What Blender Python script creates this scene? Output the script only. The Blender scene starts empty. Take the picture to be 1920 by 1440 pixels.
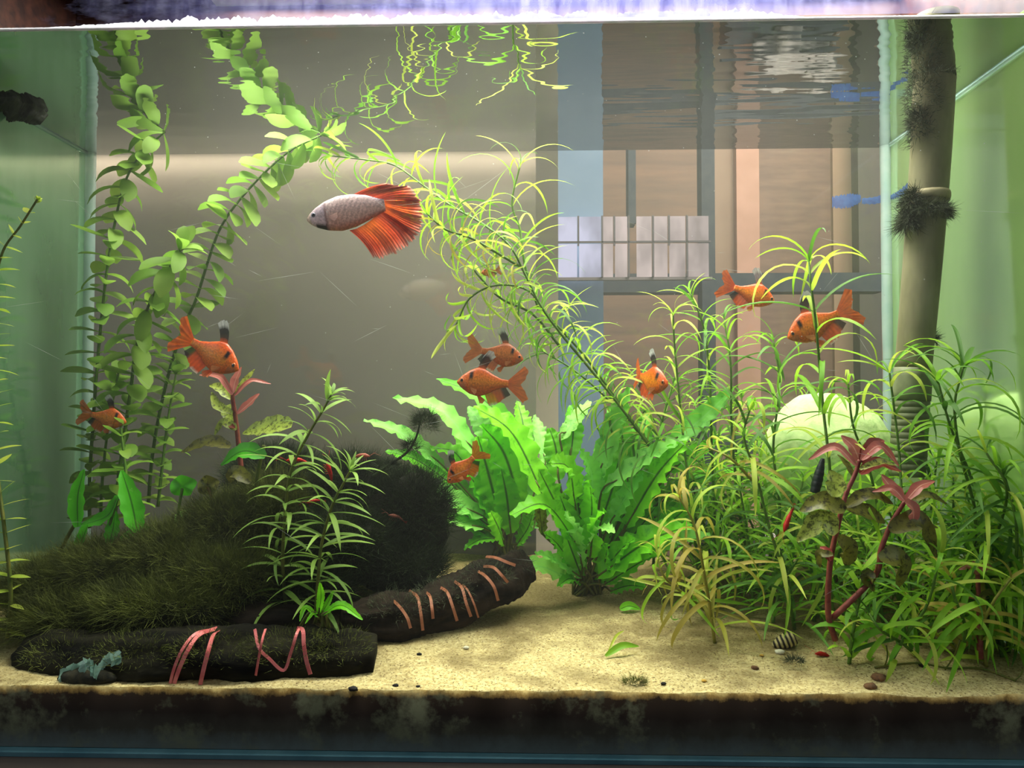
import bpy, math, random
import numpy as np
from mathutils import Vector, Matrix, Euler, noise
random.seed(7); np.random.seed(7)
S = bpy.context.scene
COL = S.collection
# ------------------------------------------------------------------ camera
F = 1387.0                                    # focal length in pixels of the 1920 px frame (26 mm phone lens)
D0 = 0.385                                    # camera to the inside of the front glass
ZC = 0.189                                    # camera height over the table top
YAW, PITCH = math.atan(38 / F), math.atan(35 / F)
cd = bpy.data.cameras.new('camera'); cam = bpy.data.objects.new('camera', cd); COL.objects.link(cam)
cd.sensor_width = 36; cd.lens = 36 * F / 1920; cd.clip_start = 0.01; cd.clip_end = 60
cam.location = (0, 0, ZC); cam.rotation_euler = (math.pi / 2 + PITCH, 0, YAW)
S.camera = cam
RC = Euler((math.pi / 2 + PITCH, 0, YAW)).to_matrix()
def ray(px, py): return RC @ Vector(((px - 960) / F, (720 - py) / F, -1.0))
def P(px, py, d):                             # photo position + real depth behind the front glass -> place in the tank
    r = ray(px, py); t = (D0 + d) / r.y
    return Vector((r.x * t, D0 + d, ZC + r.z * t))
def px2m(n, d): return n / F * (D0 + d)
ZW = P(1000, 42, 0).z                         # water level
r_ = ray(1000, 283); DB = (ZW - ZC) / (r_.z / r_.y) - D0     # tank depth as it looks through the water
XL, XR = P(163, 720, DB).x, P(1668, 720, DB).x
ZS0, ZSB = P(960, 1297, 0).z, P(960, 1297, 0).z + 0.030      # sand level at the front and at the back
def sand_z(x, d): return ZS0 + (ZSB - ZS0) * max(0, min(1, d / DB)) ** 1.1 + 0.0016 * noise.noise(Vector((x * 22, d * 30, 3)))
def G(px, py):                                # the spot on the sand seen at a photo position
    r = ray(px, py); lo, hi = 0.0, DB
    for _ in range(30):
        m = (lo + hi) / 2; t = (D0 + m) / r.y
        if ZC + r.z * t > sand_z(r.x * t, m): lo = m
        else: hi = m
    d = (lo + hi) / 2; t = (D0 + d) / r.y
    return Vector((r.x * t, D0 + d, sand_z(r.x * t, d)))
# ------------------------------------------------------------------ world, lights, exposure
S.view_settings.view_transform = 'Standard'; S.view_settings.look = 'None'
S.view_settings.gamma = 1; S.view_settings.use_curve_mapping = False; S.view_settings.exposure = 0.0
w = bpy.data.worlds.new('world'); S.world = w; w.use_nodes = True
w.node_tree.nodes['Background'].inputs[0].default_value = (0.85, 0.92, 1.0, 1); w.node_tree.nodes['Background'].inputs[1].default_value = 0.24
S.cycles.max_bounces = 8; S.cycles.diffuse_bounces = 3; S.cycles.glossy_bounces = 4; S.cycles.transmission_bounces = 4
S.cycles.transparent_max_bounces = 24; S.cycles.volume_bounces = 0; S.cycles.caustics_reflective = False; S.cycles.caustics_refractive = False
def area(name, loc, rot, sx, sy, power, col):
    l = bpy.data.lights.new(name, 'AREA'); l.shape = 'RECTANGLE'; l.size = sx; l.size_y = sy; l.energy = power; l.color = col
    o = bpy.data.objects.new(name, l); COL.objects.link(o); o.location = loc; o.rotation_euler = rot; return o
area('tank_lamp', (0.03, D0 + 0.115, 0.50), (0, 0, 0), 0.54, 0.13, 7.2, (1.0, 0.98, 0.84))
area('violet_fill', (-0.01, D0 + 0.050, ZW + 0.040), (math.radians(-45), 0, 0), 0.36, 0.010, 0.36, (0.62, 0.60, 1.0))  # added violet light aimed at the limescale strip on the front glass
area('wall_band_fill', (-0.22, D0 + DB + 0.024, ZW + 0.012), (math.radians(12), 0, 0), 0.46, 0.005, 0.42, (1.0, 0.86, 0.72))  # added light behind the back pane, makes the bright band on the wall
area('back_room_fill', (0.5, 0.70, 1.5), (math.radians(48), 0, math.radians(8)), 0.5, 0.3, 30.0, (1.0, 0.90, 0.80))  # added unseen light for the room behind the tank
area('left_room_fill', (-1.5, 0.1, 1.0), (math.radians(62), 0, math.radians(-62)), 1.2, 0.9, 14.0, (0.92, 0.97, 1.0))  # added fill from the left for the side pane and fish
area('right_room_fill', (1.5, 0.2, 1.0), (math.radians(62), 0, math.radians(68)), 1.0, 0.9, 12.0, (0.96, 1.0, 0.92))  # added fill from the right to brighten the right pane
# ------------------------------------------------------------------ helpers
def lin(c):
    return tuple(((v / 255) / 12.92 if v <= 10 else (((v / 255) + 0.055) / 1.055) ** 2.4) for v in c[:3]) + (1,)
def newmat(name):
    m = bpy.data.materials.new(name); m.use_nodes = True; nt = m.node_tree
    for n in list(nt.nodes): nt.nodes.remove(n)
    return m, nt, nt.nodes.new('ShaderNodeOutputMaterial')
def N(nt, t, **kw):
    n = nt.nodes.new(t)
    for k, v in kw.items(): setattr(n, k, v)
    return n
def mixc(nt, fac, a, b, mode='MIX'):
    n = N(nt, 'ShaderNodeMix', data_type='RGBA', blend_type=mode)
    for s, v in ((0, fac), (6, a), (7, b)):
        if hasattr(v, 'is_linked') or hasattr(v, 'links'): nt.links.new(v, n.inputs[s])
        else: n.inputs[s].default_value = v
    return n.outputs[2]
def ramp(nt, fac, stops):
    n = N(nt, 'ShaderNodeValToRGB'); nt.links.new(fac, n.inputs[0]); e = n.color_ramp.elements
    while len(e) < len(stops): e.new(0.5)
    for i, (p, c) in enumerate(stops): e[i].position = p; e[i].color = lin(c) if len(c) == 3 else c
    return n.outputs[0]
def texnoise(nt, scale, detail=3, stretch=None, coord='Object', rough=0.55):
    tc = N(nt, 'ShaderNodeTexCoord'); n = N(nt, 'ShaderNodeTexNoise'); n.inputs['Scale'].default_value = scale
    n.inputs['Detail'].default_value = detail; n.inputs['Roughness'].default_value = rough; src = tc.outputs[coord]
    if stretch:
        mp = N(nt, 'ShaderNodeMapping'); mp.inputs['Scale'].default_value = stretch; nt.links.new(src, mp.inputs[0]); src = mp.outputs[0]
    nt.links.new(src, n.inputs['Vector']); return n.outputs['Fac']
def bump(nt, h, strength, dist=0.001):
    b = N(nt, 'ShaderNodeBump'); b.inputs['Strength'].default_value = strength; b.inputs['Distance'].default_value = dist
    nt.links.new(h, b.inputs['Height']); return b.outputs[0]
def mat(name, c1, c2=None, scale=60, rough=0.6, bmp=0.3, transl=0.0, alpha=1.0, stretch=None, lo=0.35, hi=0.65, spec=0.3, vcol=False, metal=0):
    m, nt, out = newmat(name); b = N(nt, 'ShaderNodeBsdfPrincipled')
    b.inputs['Roughness'].default_value = rough; b.inputs['Specular IOR Level'].default_value = spec; b.inputs['Metallic'].default_value = metal
    f = texnoise(nt, scale, 4, stretch)
    c = ramp(nt, f, [(lo, c1), (hi, c2 or c1)])
    if vcol:
        a = N(nt, 'ShaderNodeVertexColor', layer_name='Col'); c = mixc(nt, 1.0, a.outputs[0], c, 'MULTIPLY')
    nt.links.new(c, b.inputs['Base Color'])
    if bmp: nt.links.new(bump(nt, f, bmp), b.inputs['Normal'])
    s = b.outputs[0]
    if transl:
        t = N(nt, 'ShaderNodeBsdfTranslucent'); nt.links.new(c, t.inputs[0]); mx = N(nt, 'ShaderNodeMixShader'); mx.inputs[0].default_value = transl
        nt.links.new(s, mx.inputs[1]); nt.links.new(t.outputs[0], mx.inputs[2]); s = mx.outputs[0]
    if alpha < 1:
        t = N(nt, 'ShaderNodeBsdfTransparent'); mx = N(nt, 'ShaderNodeMixShader'); mx.inputs[0].default_value = alpha
        nt.links.new(t.outputs[0], mx.inputs[1]); nt.links.new(s, mx.inputs[2]); s = mx.outputs[0]
    nt.links.new(s, out.inputs[0]); return m
def leafmat(name, c1, c2, vein=None, transl=0.42, rough=0.42, spots=None, spotscale=260, spotlo=0.5):
    m, nt, out = newmat(name); b = N(nt, 'ShaderNodeBsdfPrincipled'); b.inputs['Roughness'].default_value = rough; b.inputs['Specular IOR Level'].default_value = 0.35
    oi = N(nt, 'ShaderNodeObjectInfo'); c = mixc(nt, oi.outputs['Random'], lin(c1), lin(c2))
    f = texnoise(nt, 140, 3); c = mixc(nt, f, c, lin([v * 0.8 for v in c1]), 'MIX') if False else c
    if spots:
        g = texnoise(nt, spotscale, 5, rough=0.7); k = ramp(nt, g, [(spotlo, (0, 0, 0)), (spotlo + 0.12, (255, 255, 255))]); c = mixc(nt, k, c, lin(spots))
    if vein:
        uv = N(nt, 'ShaderNodeUVMap'); sx = N(nt, 'ShaderNodeSeparateXYZ'); nt.links.new(uv.outputs[0], sx.inputs[0])
        k = ramp(nt, sx.outputs[1], [(0.44, (0, 0, 0)), (0.485, (255, 255, 255)), (0.515, (255, 255, 255)), (0.56, (0, 0, 0))]); c = mixc(nt, k, c, lin(vein))
    nt.links.new(c, b.inputs['Base Color']); t = N(nt, 'ShaderNodeBsdfTranslucent'); nt.links.new(c, t.inputs[0])
    nt.links.new(bump(nt, texnoise(nt, 300, 2), 0.25), b.inputs['Normal'])
    mx = N(nt, 'ShaderNodeMixShader'); mx.inputs[0].default_value = transl
    nt.links.new(b.outputs[0], mx.inputs[1]); nt.links.new(t.outputs[0], mx.inputs[2]); nt.links.new(mx.outputs[0], out.inputs[0]); return m
def mesh(name, v, f, m, smooth=True, cols=None, uvs=None):
    me = bpy.data.meshes.new(name); me.from_pydata([tuple(x) for x in v], [], f)
    for mm in (m if isinstance(m, (list, tuple)) else [m]): me.materials.append(mm)
    if smooth: me.polygons.foreach_set('use_smooth', [True] * len(me.polygons))
    if cols is not None:
        a = me.color_attributes.new('Col', 'FLOAT_COLOR', 'POINT'); a.data.foreach_set('color', np.array(cols, dtype=np.float32).ravel())
    if uvs is not None:
        l = me.uv_layers.new(name='UVMap'); idx = np.empty(len(me.loops), dtype=np.int32); me.loops.foreach_get('vertex_index', idx)
        l.data.foreach_set('uv', np.array(uvs, dtype=np.float32)[idx].ravel())
    me.update(); return me
def link(name, me, parent=None, M=None, label=None):
    o = bpy.data.objects.new(name, me); COL.objects.link(o)
    if parent is not None: o.parent = parent
    if M is not None: o.matrix_basis = M
    if label: o['label'] = label
    return o
def tag(o, label=None, cat=None, group=None, kind=None):
    for k, v in (('label', label), ('category', cat), ('group', group), ('kind', kind)):
        if v: o[k] = v
    return o
def thing(name, loc, label, cat, group=None):
    o = bpy.data.objects.new(name, None); COL.objects.link(o); o.empty_display_size = 0.01; o.location = loc; return tag(o, label, cat, group)
def part(root, name, v, f, m, **kw):             # mesh given in world coordinates, stored relative to its thing
    lb = kw.pop('label', None); b = root.location if root.parent is None else root.location + root.parent.location
    return link(name, mesh(name, [Vector(x) - b for x in v], f, m, **kw), root, None, lb)
def solo(name, v, f, m, label, cat, group=None, kind=None, **kw):
    c = sum((Vector(x) for x in v), Vector()) / len(v); o = link(name, mesh(name, [Vector(x) - c for x in v], f, m, **kw)); o.location = c
    return tag(o, label, cat, group, kind)
def box(a, b):
    (x0, y0, z0), (x1, y1, z1) = a, b
    v = [(x, y, z) for x in (x0, x1) for y in (y0, y1) for z in (z0, z1)]
    return v, [(0, 1, 3, 2), (4, 6, 7, 5), (0, 4, 5, 1), (2, 3, 7, 6), (0, 2, 6, 4), (1, 5, 7, 3)]
def catmull(pts, n):
    p = [Vector(x) for x in pts]
    if len(p) == 1: return p
    p = [2 * p[0] - p[1]] + p + [2 * p[-1] - p[-2]]; out = []
    for i in range(1, len(p) - 2):
        for k in range(n):
            t = k / n; a, b, c, d = p[i - 1], p[i], p[i + 1], p[i + 2]
            out.append(0.5 * (2 * b + (c - a) * t + (2 * a - 5 * b + 4 * c - d) * t * t + (3 * b - a - 3 * c + d) * t ** 3))
    out.append(p[-2]); return out
def tube(pts, rad, seg=6, closed_ends=True):
    n = len(pts); v, f = [], []
    ref = Vector((0.31, -0.9, 0.27))
    for i, p in enumerate(pts):
        t = (pts[min(i + 1, n - 1)] - pts[max(i - 1, 0)]).normalized(); s = t.cross(ref).normalized(); u = s.cross(t)
        r = rad(i / (n - 1)) if callable(rad) else rad
        for k in range(seg):
            a = 2 * math.pi * k / seg; v.append(p + (s * math.cos(a) + u * math.sin(a)) * r)
    for i in range(n - 1):
        for k in range(seg):
            a, b = i * seg + k, i * seg + (k + 1) % seg; f.append((a, b, b + seg, a + seg))
    if closed_ends: f.append(tuple(range(seg - 1, -1, -1))); f.append(tuple(range((n - 1) * seg, n * seg)))
    return v, f
def lump(c, rx, ry, rz, amp, freq, nu=20, nv=12, seed=0, squash_low=None):
    v, f = [], []
    for j in range(nv + 1):
        th = math.pi * j / nv
        for i in range(nu):
            ph = 2 * math.pi * i / nu; n = Vector((math.sin(th) * math.cos(ph), math.sin(th) * math.sin(ph), math.cos(th)))
            k = 1 + amp * noise.noise(n * freq + Vector((seed, seed * 2.1, 0))) + 0.4 * amp * noise.noise(n * freq * 2.7 + Vector((0, seed, 5)))
            v.append(Vector(c) + Vector((n.x * rx, n.y * ry, n.z * rz)) * k)
    for j in range(nv):
        for i in range(nu):
            a, b = j * nu + i, j * nu + (i + 1) % nu; f.append((a, a + nu, b + nu, b))
    return v, f
# unit leaf along +X, drooping towards -Z, width +-0.5 along Y
def leafshape(kind, t):
    if kind == 'needle': return (min(1, t / 0.10 + 0.25)) * (1 - max(0, (t - 0.55) / 0.45) ** 1.6) ** 0.8 if t < 1 else 0.0
    if kind == 'spoon': return 0.24 + 0.76 * math.sin(math.pi / 2 * t / 0.62) if t < 0.62 else math.sqrt(max(0.02, 1 - ((t - 0.62) / 0.385) ** 2))
    if kind == 'lance': return max(0.0, math.sin(math.pi * (0.06 + 0.94 * t) ** 0.85) ** 0.8) if t < 1 else 0.0
    if kind == 'blade': return max(0.03, math.sin(math.pi * (0.03 + 0.95 * t) ** 0.8) ** 0.7)
def unit_leaf(name, kind, m, bend, nseg=8, fold=0.12, side=0.0):
    v, f, uv = [], [], []; x = z = y = 0.0
    for i in range(nseg + 1):
        t = i / nseg; wd = 0.5 * leafshape(kind, t)
        v += [(x, y - wd, z + fold * wd * .12), (x, y, z), (x, y + wd, z + fold * wd * .12)]; uv += [(t, 0), (t, 0.5), (t, 1)]
        a = -bend * t; x += math.cos(a) / nseg * math.cos(side * t); z += math.sin(a) / nseg; y += math.cos(a) * math.sin(side * t) / nseg * 0.0
    for i in range(nseg):
        a = 3 * i; f += [(a, a + 3, a + 4, a + 1), (a + 1, a + 4, a + 5, a + 2)]
    return mesh(name, v, f, m, uvs=uv)
def frame(p, x, up, L, Wd, base):
    x = x.normalized(); y = up.cross(x)
    if y.length < 1e-4: y = Vector((0, 1, 0)).cross(x)
    y.normalize(); z = x.cross(y)
    M = Matrix((( x.x * L, y.x * Wd, z.x * L, p.x - base.x), (x.y * L, y.y * Wd, z.y * L, p.y - base.y), (x.z * L, y.z * Wd, z.z * L, p.z - base.z), (0, 0, 0, 1)))
    return M
# free leaf blade through given places (base .. tip)
def blade(root, name, pts, width, m, kind='blade', N0=None, wav=0.0, wfreq=9, nseg=12, label=None, fold=0.25, cup=0.0):
    c = catmull(pts, max(3, nseg // (len(pts) - 1))); n = len(c) - 1; v, f, uv = [], [], []
    N0 = Vector(N0 or (random.uniform(-.3, .3), -0.75, 0.6)).normalized(); ph = random.uniform(0, 6)
    for i, p in enumerate(c):
        t = i / n; tg = (c[min(i + 1, n)] - c[max(i - 1, 0)]).normalized(); sd = tg.cross(N0).normalized(); nm = sd.cross(tg)
        wd = 0.5 * width * leafshape(kind, t)
        for k, s in enumerate((-1, -0.5, 0, 0.5, 1)):
            e = abs(s); rip = wav * width * (math.sin(wfreq * 6.28 * t + ph + (0 if s < 0 else 1.7)) + 0.5 * math.sin(wfreq * 13.1 * t + ph)) * (e ** 2)
            v.append(p + sd * wd * s * (1 + (0.10 * math.sin(wfreq * 9 * t + ph + s) if e == 1 and wav else 0)) + nm * (fold * wd * e * e + rip)); uv.append((t, 0.5 + 0.5 * s))
    for i in range(n):
        for k in range(4): a = 5 * i + k; f.append((a, a + 5, a + 6, a + 1))
    return part(root, name, v, f, m, uvs=uv, label=label)
def tubepart(root, name, pts, rad, m, seg=6, label=None, n=6):
    v, f = tube(catmull(pts, n), rad, seg); return part(root, name, v, f, m, label=label)
# ------------------------------------------------------------------ materials
M_ = {}
M_['stem_green'] = mat('stem_green', (70, 105, 35), (95, 125, 45), 200, 0.5)
M_['stem_yellow'] = mat('stem_yellow', (150, 140, 60), (120, 125, 45), 200, 0.5)
M_['stem_red'] = mat('stem_red', (110, 45, 40), (140, 75, 60), 200, 0.5)
M_['stem_olive'] = mat('stem_olive', (75, 90, 30), (100, 95, 35), 200, 0.5)
M_['bacopa'] = leafmat('bacopa_leaf', (150, 185, 75), (120, 165, 60), transl=0.5)
M_['needle'] = leafmat('needle_leaf', (165, 210, 55), (112, 175, 40), transl=0.5)
M_['needle_pale'] = leafmat('needle_leaf_pale', (205, 215, 95), (165, 195, 60), transl=0.5)
M_['needle_dark'] = leafmat('needle_leaf_dark', (95, 145, 45), (72, 118, 38), transl=0.4)
M_['needle_amber'] = leafmat('needle_leaf_amber', (185, 165, 75), (150, 150, 50), transl=0.45)
M_['willow'] = leafmat('willow_leaf', (155, 190, 85), (115, 150, 65), transl=0.42)
M_['crypt'] = leafmat('crypt_leaf', (150, 238, 45), (118, 220, 38), vein=(60, 110, 20), transl=0.5, spots=(98, 190, 34), spotscale=90, spotlo=0.55)
M_['crypt_pale'] = leafmat('crypt_leaf_pale', (172, 240, 118), (140, 228, 92), vein=(150, 230, 115), transl=0.42, spots=(96, 190, 70), spotscale=120, spotlo=0.55)
M_['crypt_dark'] = leafmat('crypt_leaf_dark', (116, 206, 40), (92, 180, 34), vein=(40, 80, 20), transl=0.45)
M_['crypt_old'] = leafmat('crypt_leaf_old', (150, 165, 50), (130, 140, 45), vein=(90, 80, 30), transl=0.4, spots=(95, 85, 30))
M_['fern'] = leafmat('fern_leaf', (85, 190, 30), (70, 165, 25), vein=(50, 110, 20), transl=0.45, spots=(140, 215, 90), spotscale=200, spotlo=0.62)
M_['pink'] = leafmat('pink_leaf', (185, 110, 100), (165, 85, 75), vein=(205, 150, 130), transl=0.35)
M_['red'] = leafmat('red_leaf', (150, 45, 40), (130, 55, 45), vein=(190, 110, 90), transl=0.35)
M_['mossy'] = leafmat('mossy_leaf', (165, 175, 75), (140, 160, 60), transl=0.35, spots=(80, 85, 35), spotscale=420, spotlo=0.48)
M_['olive'] = leafmat('olive_leaf', (110, 110, 40), (95, 90, 35), transl=0.35, spots=(55, 50, 25), spotscale=330, spotlo=0.5)
# ------------------------------------------------------------------ the room behind
def struct(name, a, b, m, kind='structure'):
    v, f = box(a, b); o = link(name, mesh(name, v, f, m, smooth=False)); o['kind'] = kind; return o
def slab(name, x0, x1, D, m, y0=None, y1=None, z0=-0.55, z1=1.3, th=0.03):   # upright slab whose edges show at photo columns x0..x1 at distance D
    d = D - D0; a, b = P(x0, 755, d).x, P(x1, 755, d).x
    if y0 is not None: z1 = P(960, y0, d).z
    if y1 is not None: z0 = P(960, y1, d).z
    return struct(name, (a, D, z0), (b, D + th, z1), m)
YB = D0 + DB
m_olive = mat('painted_wall', (106, 100, 90), (99, 93, 84), 9, 0.8, 0.05)
slab('wall_back', -2600, 1005, YB + 0.036, m_olive, th=0.05)
slab('trim_1', 1003, 1047, YB + 0.14, mat('cream_paint', (205, 188, 172), (195, 178, 160), 12, 0.7, 0.05))
slab('trim_2', 1044, 1132, 1.09, mat('blue_paint', (150, 178, 205), (140, 170, 198), 12, 0.6, 0.05))
m_brown = mat('brown_panel', (136, 110, 92), (118, 96, 82), 14, 0.7, 0.1, stretch=(1, 1, 5))
m_rust = mat('rust_panel', (142, 112, 92), (118, 98, 84), 6, 0.75, 0.1, stretch=(0.6, 1, 6))
m_dark = mat('slate_post', (66, 74, 84), (78, 84, 90), 60, 0.7, 0.1)
m_pink = mat('pink_plaster', (200, 156, 134), (188, 145, 122), 20, 0.8, 0.1)
m_taupe = mat('taupe_paint', (158, 134, 112), (150, 126, 106), 14, 0.8, 0.05)
Dr = 1.5
slab('wall_far', 700, 2600, Dr + 0.25, m_taupe, th=0.05)
slab('trim_3', 1128, 1320, Dr, m_rust)
slab('trim_4', 1340, 1386, Dr, m_taupe)
slab('trim_5', 1384, 1427, Dr - 0.02, m_pink)
slab('trim_6', 1425, 1568, Dr, m_brown)
slab('trim_7', 1566, 1618, Dr - 0.01, mat('tan_paint', (176, 148, 120), (166, 138, 112), 14, 0.8, 0.05))
slab('trim_8', 1614, 1655, Dr - 0.1, mat('grey_post', (92, 86, 78), (84, 80, 74), 30, 0.8, 0.1))
slab('trim_9', 1653, 2300, Dr, m_taupe)
slab('trim_10', 1318, 1343, 1.1, m_dark)
slab('trim_11', 1043, 1660, 1.12, m_dark, 514, 549)
slab('trim_12', 1046, 1660, 1.12, m_dark, 815, 850)
slab('trim_13', 1180, 1194, 1.12, m_dark, 170, 420)
struct('floor', (-3, -1, -0.60), (3, 3, -0.55), mat('room_floor', (95, 80, 70), (80, 70, 62), 8, 0.6, 0.1))
m_cloth = mat('pale_cloth', (225, 215, 205), (190, 180, 172), 30, .8, .4)
for (px, z, rx, rz, sd_, lb_) in ((1480, -.09, .055, .035, 3, 'crumpled pale cloth in the room, mirrored in the water surface at top right'), (1545, -.055, .030, .022, 8, 'smaller pale bundle in the room beside the mirrored cloth')):
    v, f = lump((P(px, 755, 1.43 - D0).x, 1.43, z), rx, .03, rz, .9, 2.6, 30, 18, sd_); o = solo('cloth', v, f, m_cloth, lb_, 'cloth')
v, f = box((P(1380, 755, 1.38 - D0).x, 1.385, -.17), (P(1600, 755, 1.38 - D0).x, 1.475, -.125)); solo('side_table', v, f, m_dark, 'dark shelf in the room carrying pale cloth, seen mirrored only', 'table', smooth=False)
# a window reflected in the glass, built as glowing panes with a grille
dw = 1.06 - D0
wx0, wx1, wz0, wz1 = P(1041, 755, dw).x, P(1334, 755, dw).x, P(960, 520, dw).z, P(960, 406, dw).z
wn = link('window_reflection', mesh('window_reflection', *box((wx0 - 0.003, 1.062, wz0 - 0.004), (wx1 + 0.003, 1.07, wz0)), mat('window_frame_paint', (150, 140, 140), (140, 132, 132), 20, 0.6, 0.05), smooth=False)); wn['kind'] = 'structure'
def panemat(name, c, s):
    m, nt, out = newmat(name); e = N(nt, 'ShaderNodeEmission'); e.inputs[1].default_value = s
    f = texnoise(nt, 18, 3, (1, 1, 0.5)); nt.links.new(ramp(nt, f, [(0.42, c), (0.66, [v * 0.72 for v in c])]), e.inputs[0]); nt.links.new(e.outputs[0], out.inputs[0]); return m
mp1, mp2, mbar = panemat('lavender_reflected_light', (218, 214, 244), 1.0), panemat('rosy_reflected_light', (236, 212, 210), 0.92), mat('grille_paint', (120, 112, 116), (110, 104, 108), 30, 0.6, 0.05)
cols = [1041, 1085, 1130, 1153, 1180, 1226, 1256, 1290, 1334]
for i in range(8):
    for (ya, yb) in ((406, 453), (457, 520)):
        if 3 <= i < 4 and False: continue
        a, b = P(cols[i] + 2, 755, dw).x, P(cols[i + 1] - 2, 755, dw).x
        if cols[i] == 1180: a = P(1196, 755, dw).x
        link('pane', mesh('pane', *box((a, 1.064, P(960, yb, dw).z), (b, 1.067, P(960, ya, dw).z)), mp1 if i < 2 else mp2, smooth=False), wn)
for c in cols[1:-1]:
    x = P(c, 755, dw).x; link('mullion', mesh('mullion', *box((x - 0.0012, 1.058, wz0 + (0.045 if c in (1085, 1153, 1256) else 0)), (x + 0.0012, 1.062, wz1)), mbar, smooth=False), wn)
z = P(960, 455, dw).z; link('mullion', mesh('mullion', *box((wx0, 1.058, z - 0.0012), (wx1, 1.062, z + 0.0012)), mbar, smooth=False), wn)
# table below the tank
v, f = box((-0.55, D0 - 0.03, -0.04), (0.55, YB + 0.03, 0.0060))
solo('table', v, f, mat('dark_table_wood', (30, 20, 15), (17, 12, 10), 30, 0.7, 0.2, stretch=(0.5, 6, 6)), 'dark brown wooden table top under the glass tank', 'table', smooth=False)
# ------------------------------------------------------------------ the tank
GT = 0.005
aq = thing('aquarium', (0, D0, 0.006), 'large rectangular glass fish tank filled with green plants', 'aquarium')
m_clear, nt, out = newmat('clear_glass'); t = N(nt, 'ShaderNodeBsdfTransparent'); t.inputs[0].default_value = (0.975, 0.985, 0.98, 1); nt.links.new(t.outputs[0], out.inputs[0])
def thinglass(name, film, famt, gloss, gcol, rough=0.02):
    m, nt, out = newmat(name); tr = N(nt, 'ShaderNodeBsdfTransparent'); gl = N(nt, 'ShaderNodeBsdfGlossy'); gl.inputs['Roughness'].default_value = rough; gl.inputs[0].default_value = gcol
    a = N(nt, 'ShaderNodeMixShader'); a.inputs[0].default_value = gloss; nt.links.new(tr.outputs[0], a.inputs[1]); nt.links.new(gl.outputs[0], a.inputs[2])
    df = N(nt, 'ShaderNodeBsdfDiffuse'); tl = N(nt, 'ShaderNodeBsdfTranslucent'); g = texnoise(nt, 9, 4, (1, 2, 0.5)); c = ramp(nt, g, [(0.35, film[0]), (0.65, film[1])])
    nt.links.new(c, df.inputs[0]); nt.links.new(c, tl.inputs[0]); d = N(nt, 'ShaderNodeMixShader'); nt.links.new(df.outputs[0], d.inputs[1]); nt.links.new(tl.outputs[0], d.inputs[2])
    b = N(nt, 'ShaderNodeMixShader'); b.inputs[0].default_value = famt; nt.links.new(a.outputs[0], b.inputs[1]); nt.links.new(d.outputs[0], b.inputs[2]); nt.links.new(b.outputs[0], out.inputs[0]); return m
ZT = ZW + 0.022
part(aq, 'front_pane', *box((XL - GT, D0 - GT, 0.0084), (XR + GT, D0, ZT)), m_clear, smooth=False)
m_backg = thinglass('back_glass', ((150, 155, 140), (130, 135, 115)), 0.06, 0.03, (0.9, 0.95, 0.92, 1))
part(aq, 'back_pane', *box((XL, YB, 0.0084), (XR, YB + GT, ZT)), m_backg, smooth=False)
m_sidel = thinglass('left_side_glass', ((170, 215, 175), (120, 180, 125)), 0.42, 0.85, (0.70, 0.90, 0.74, 1), 0.10)
m_sider = thinglass('right_side_glass', ((190, 225, 150), (170, 215, 125)), 0.45, 0.85, (0.82, 0.94, 0.78, 1), 0.10)
part(aq, 'side_pane', *box((XL - GT, D0, 0.0084), (XL, YB + GT, ZT)), m_sidel, smooth=False, label='left pane with green algae film')
part(aq, 'side_pane', *box((XR, D0, 0.0084), (XR + GT, YB + GT, ZT)), m_sider, smooth=False)
m_edge = mat('glass_edge', (66, 98, 106), (50, 82, 92), 40, 0.25, 0.1, spec=0.6)
part(aq, 'bottom_pane', *box((XL - GT, D0 - GT, 0.0061), (XR + GT, YB + GT, 0.0083)), m_edge, smooth=False, label='bottom pane with bluish green edge')
m_sil = mat('silicone', (205, 228, 226), (180, 212, 210), 60, 0.2, 0.1, alpha=0.6, transl=0.3)
for x, s in ((XL, 1), (XR, -1)):
    vv, ff = tube([Vector((x + s * 0.0022, YB - 0.0030, z)) for z in np.linspace(0.03, ZT, 24)], lambda q: 0.0042 + 0.0006 * noise.noise(Vector((q * 9, s, 0))), 10)
    part(aq, 'silicone_seam', vv, ff, m_sil)
# crust of limescale along the front glass just over the water
m_scale = mat('limescale', (245, 245, 250), (205, 205, 225), 300, 0.8, 0.6, transl=0.35, stretch=(0.4, 1, 1))
v, f = [], []; n = 520
def crust_h(q):
    e = min(1, max(0.06, (q - 0.03) / 0.16)) * min(1, max(0.10, (0.80 - q) / 0.06))
    return (0.0042 + 0.0026 * noise.noise(Vector((q * 60, 0, 0))) + 0.0024 * noise.noise(Vector((q * 260, 3, 0)))) * e
x0, x1 = P(-5, 50, 0).x, P(1925, 50, 0).x
for i in range(n + 1):
    q = i / n; x = x0 + (x1 - x0) * q; h = max(0.0006, crust_h(q))
    for k in range(4): v.append((x, D0 + 0.0004 + 0.0005 * (1 - k / 3) + 0.0003 * noise.noise(Vector((q * 400, k, 1))), ZW + 0.0006 + h * k / 3))
for i in range(n):
    for k in range(3): a = 4 * i + k; f.append((a, a + 4, a + 5, a + 1))
part(aq, 'limescale_crust', v, f, m_scale, label='white jagged limescale line over the water')
m_film = mat('limescale_glare_film', (190, 190, 240), (120, 120, 180), 120, 0.8, 0.3, transl=0.4, alpha=0.36, stretch=(1, 1, 0.25))  # thin limescale, with the lavender lamp glare put into its colour
nt = m_film.node_tree; fx = [n for n in nt.nodes if n.type == 'MIX_SHADER'][-1]; tc = N(nt, 'ShaderNodeTexCoord'); sx = N(nt, 'ShaderNodeSeparateXYZ'); nt.links.new(tc.outputs['Object'], sx.inputs[0])
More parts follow.
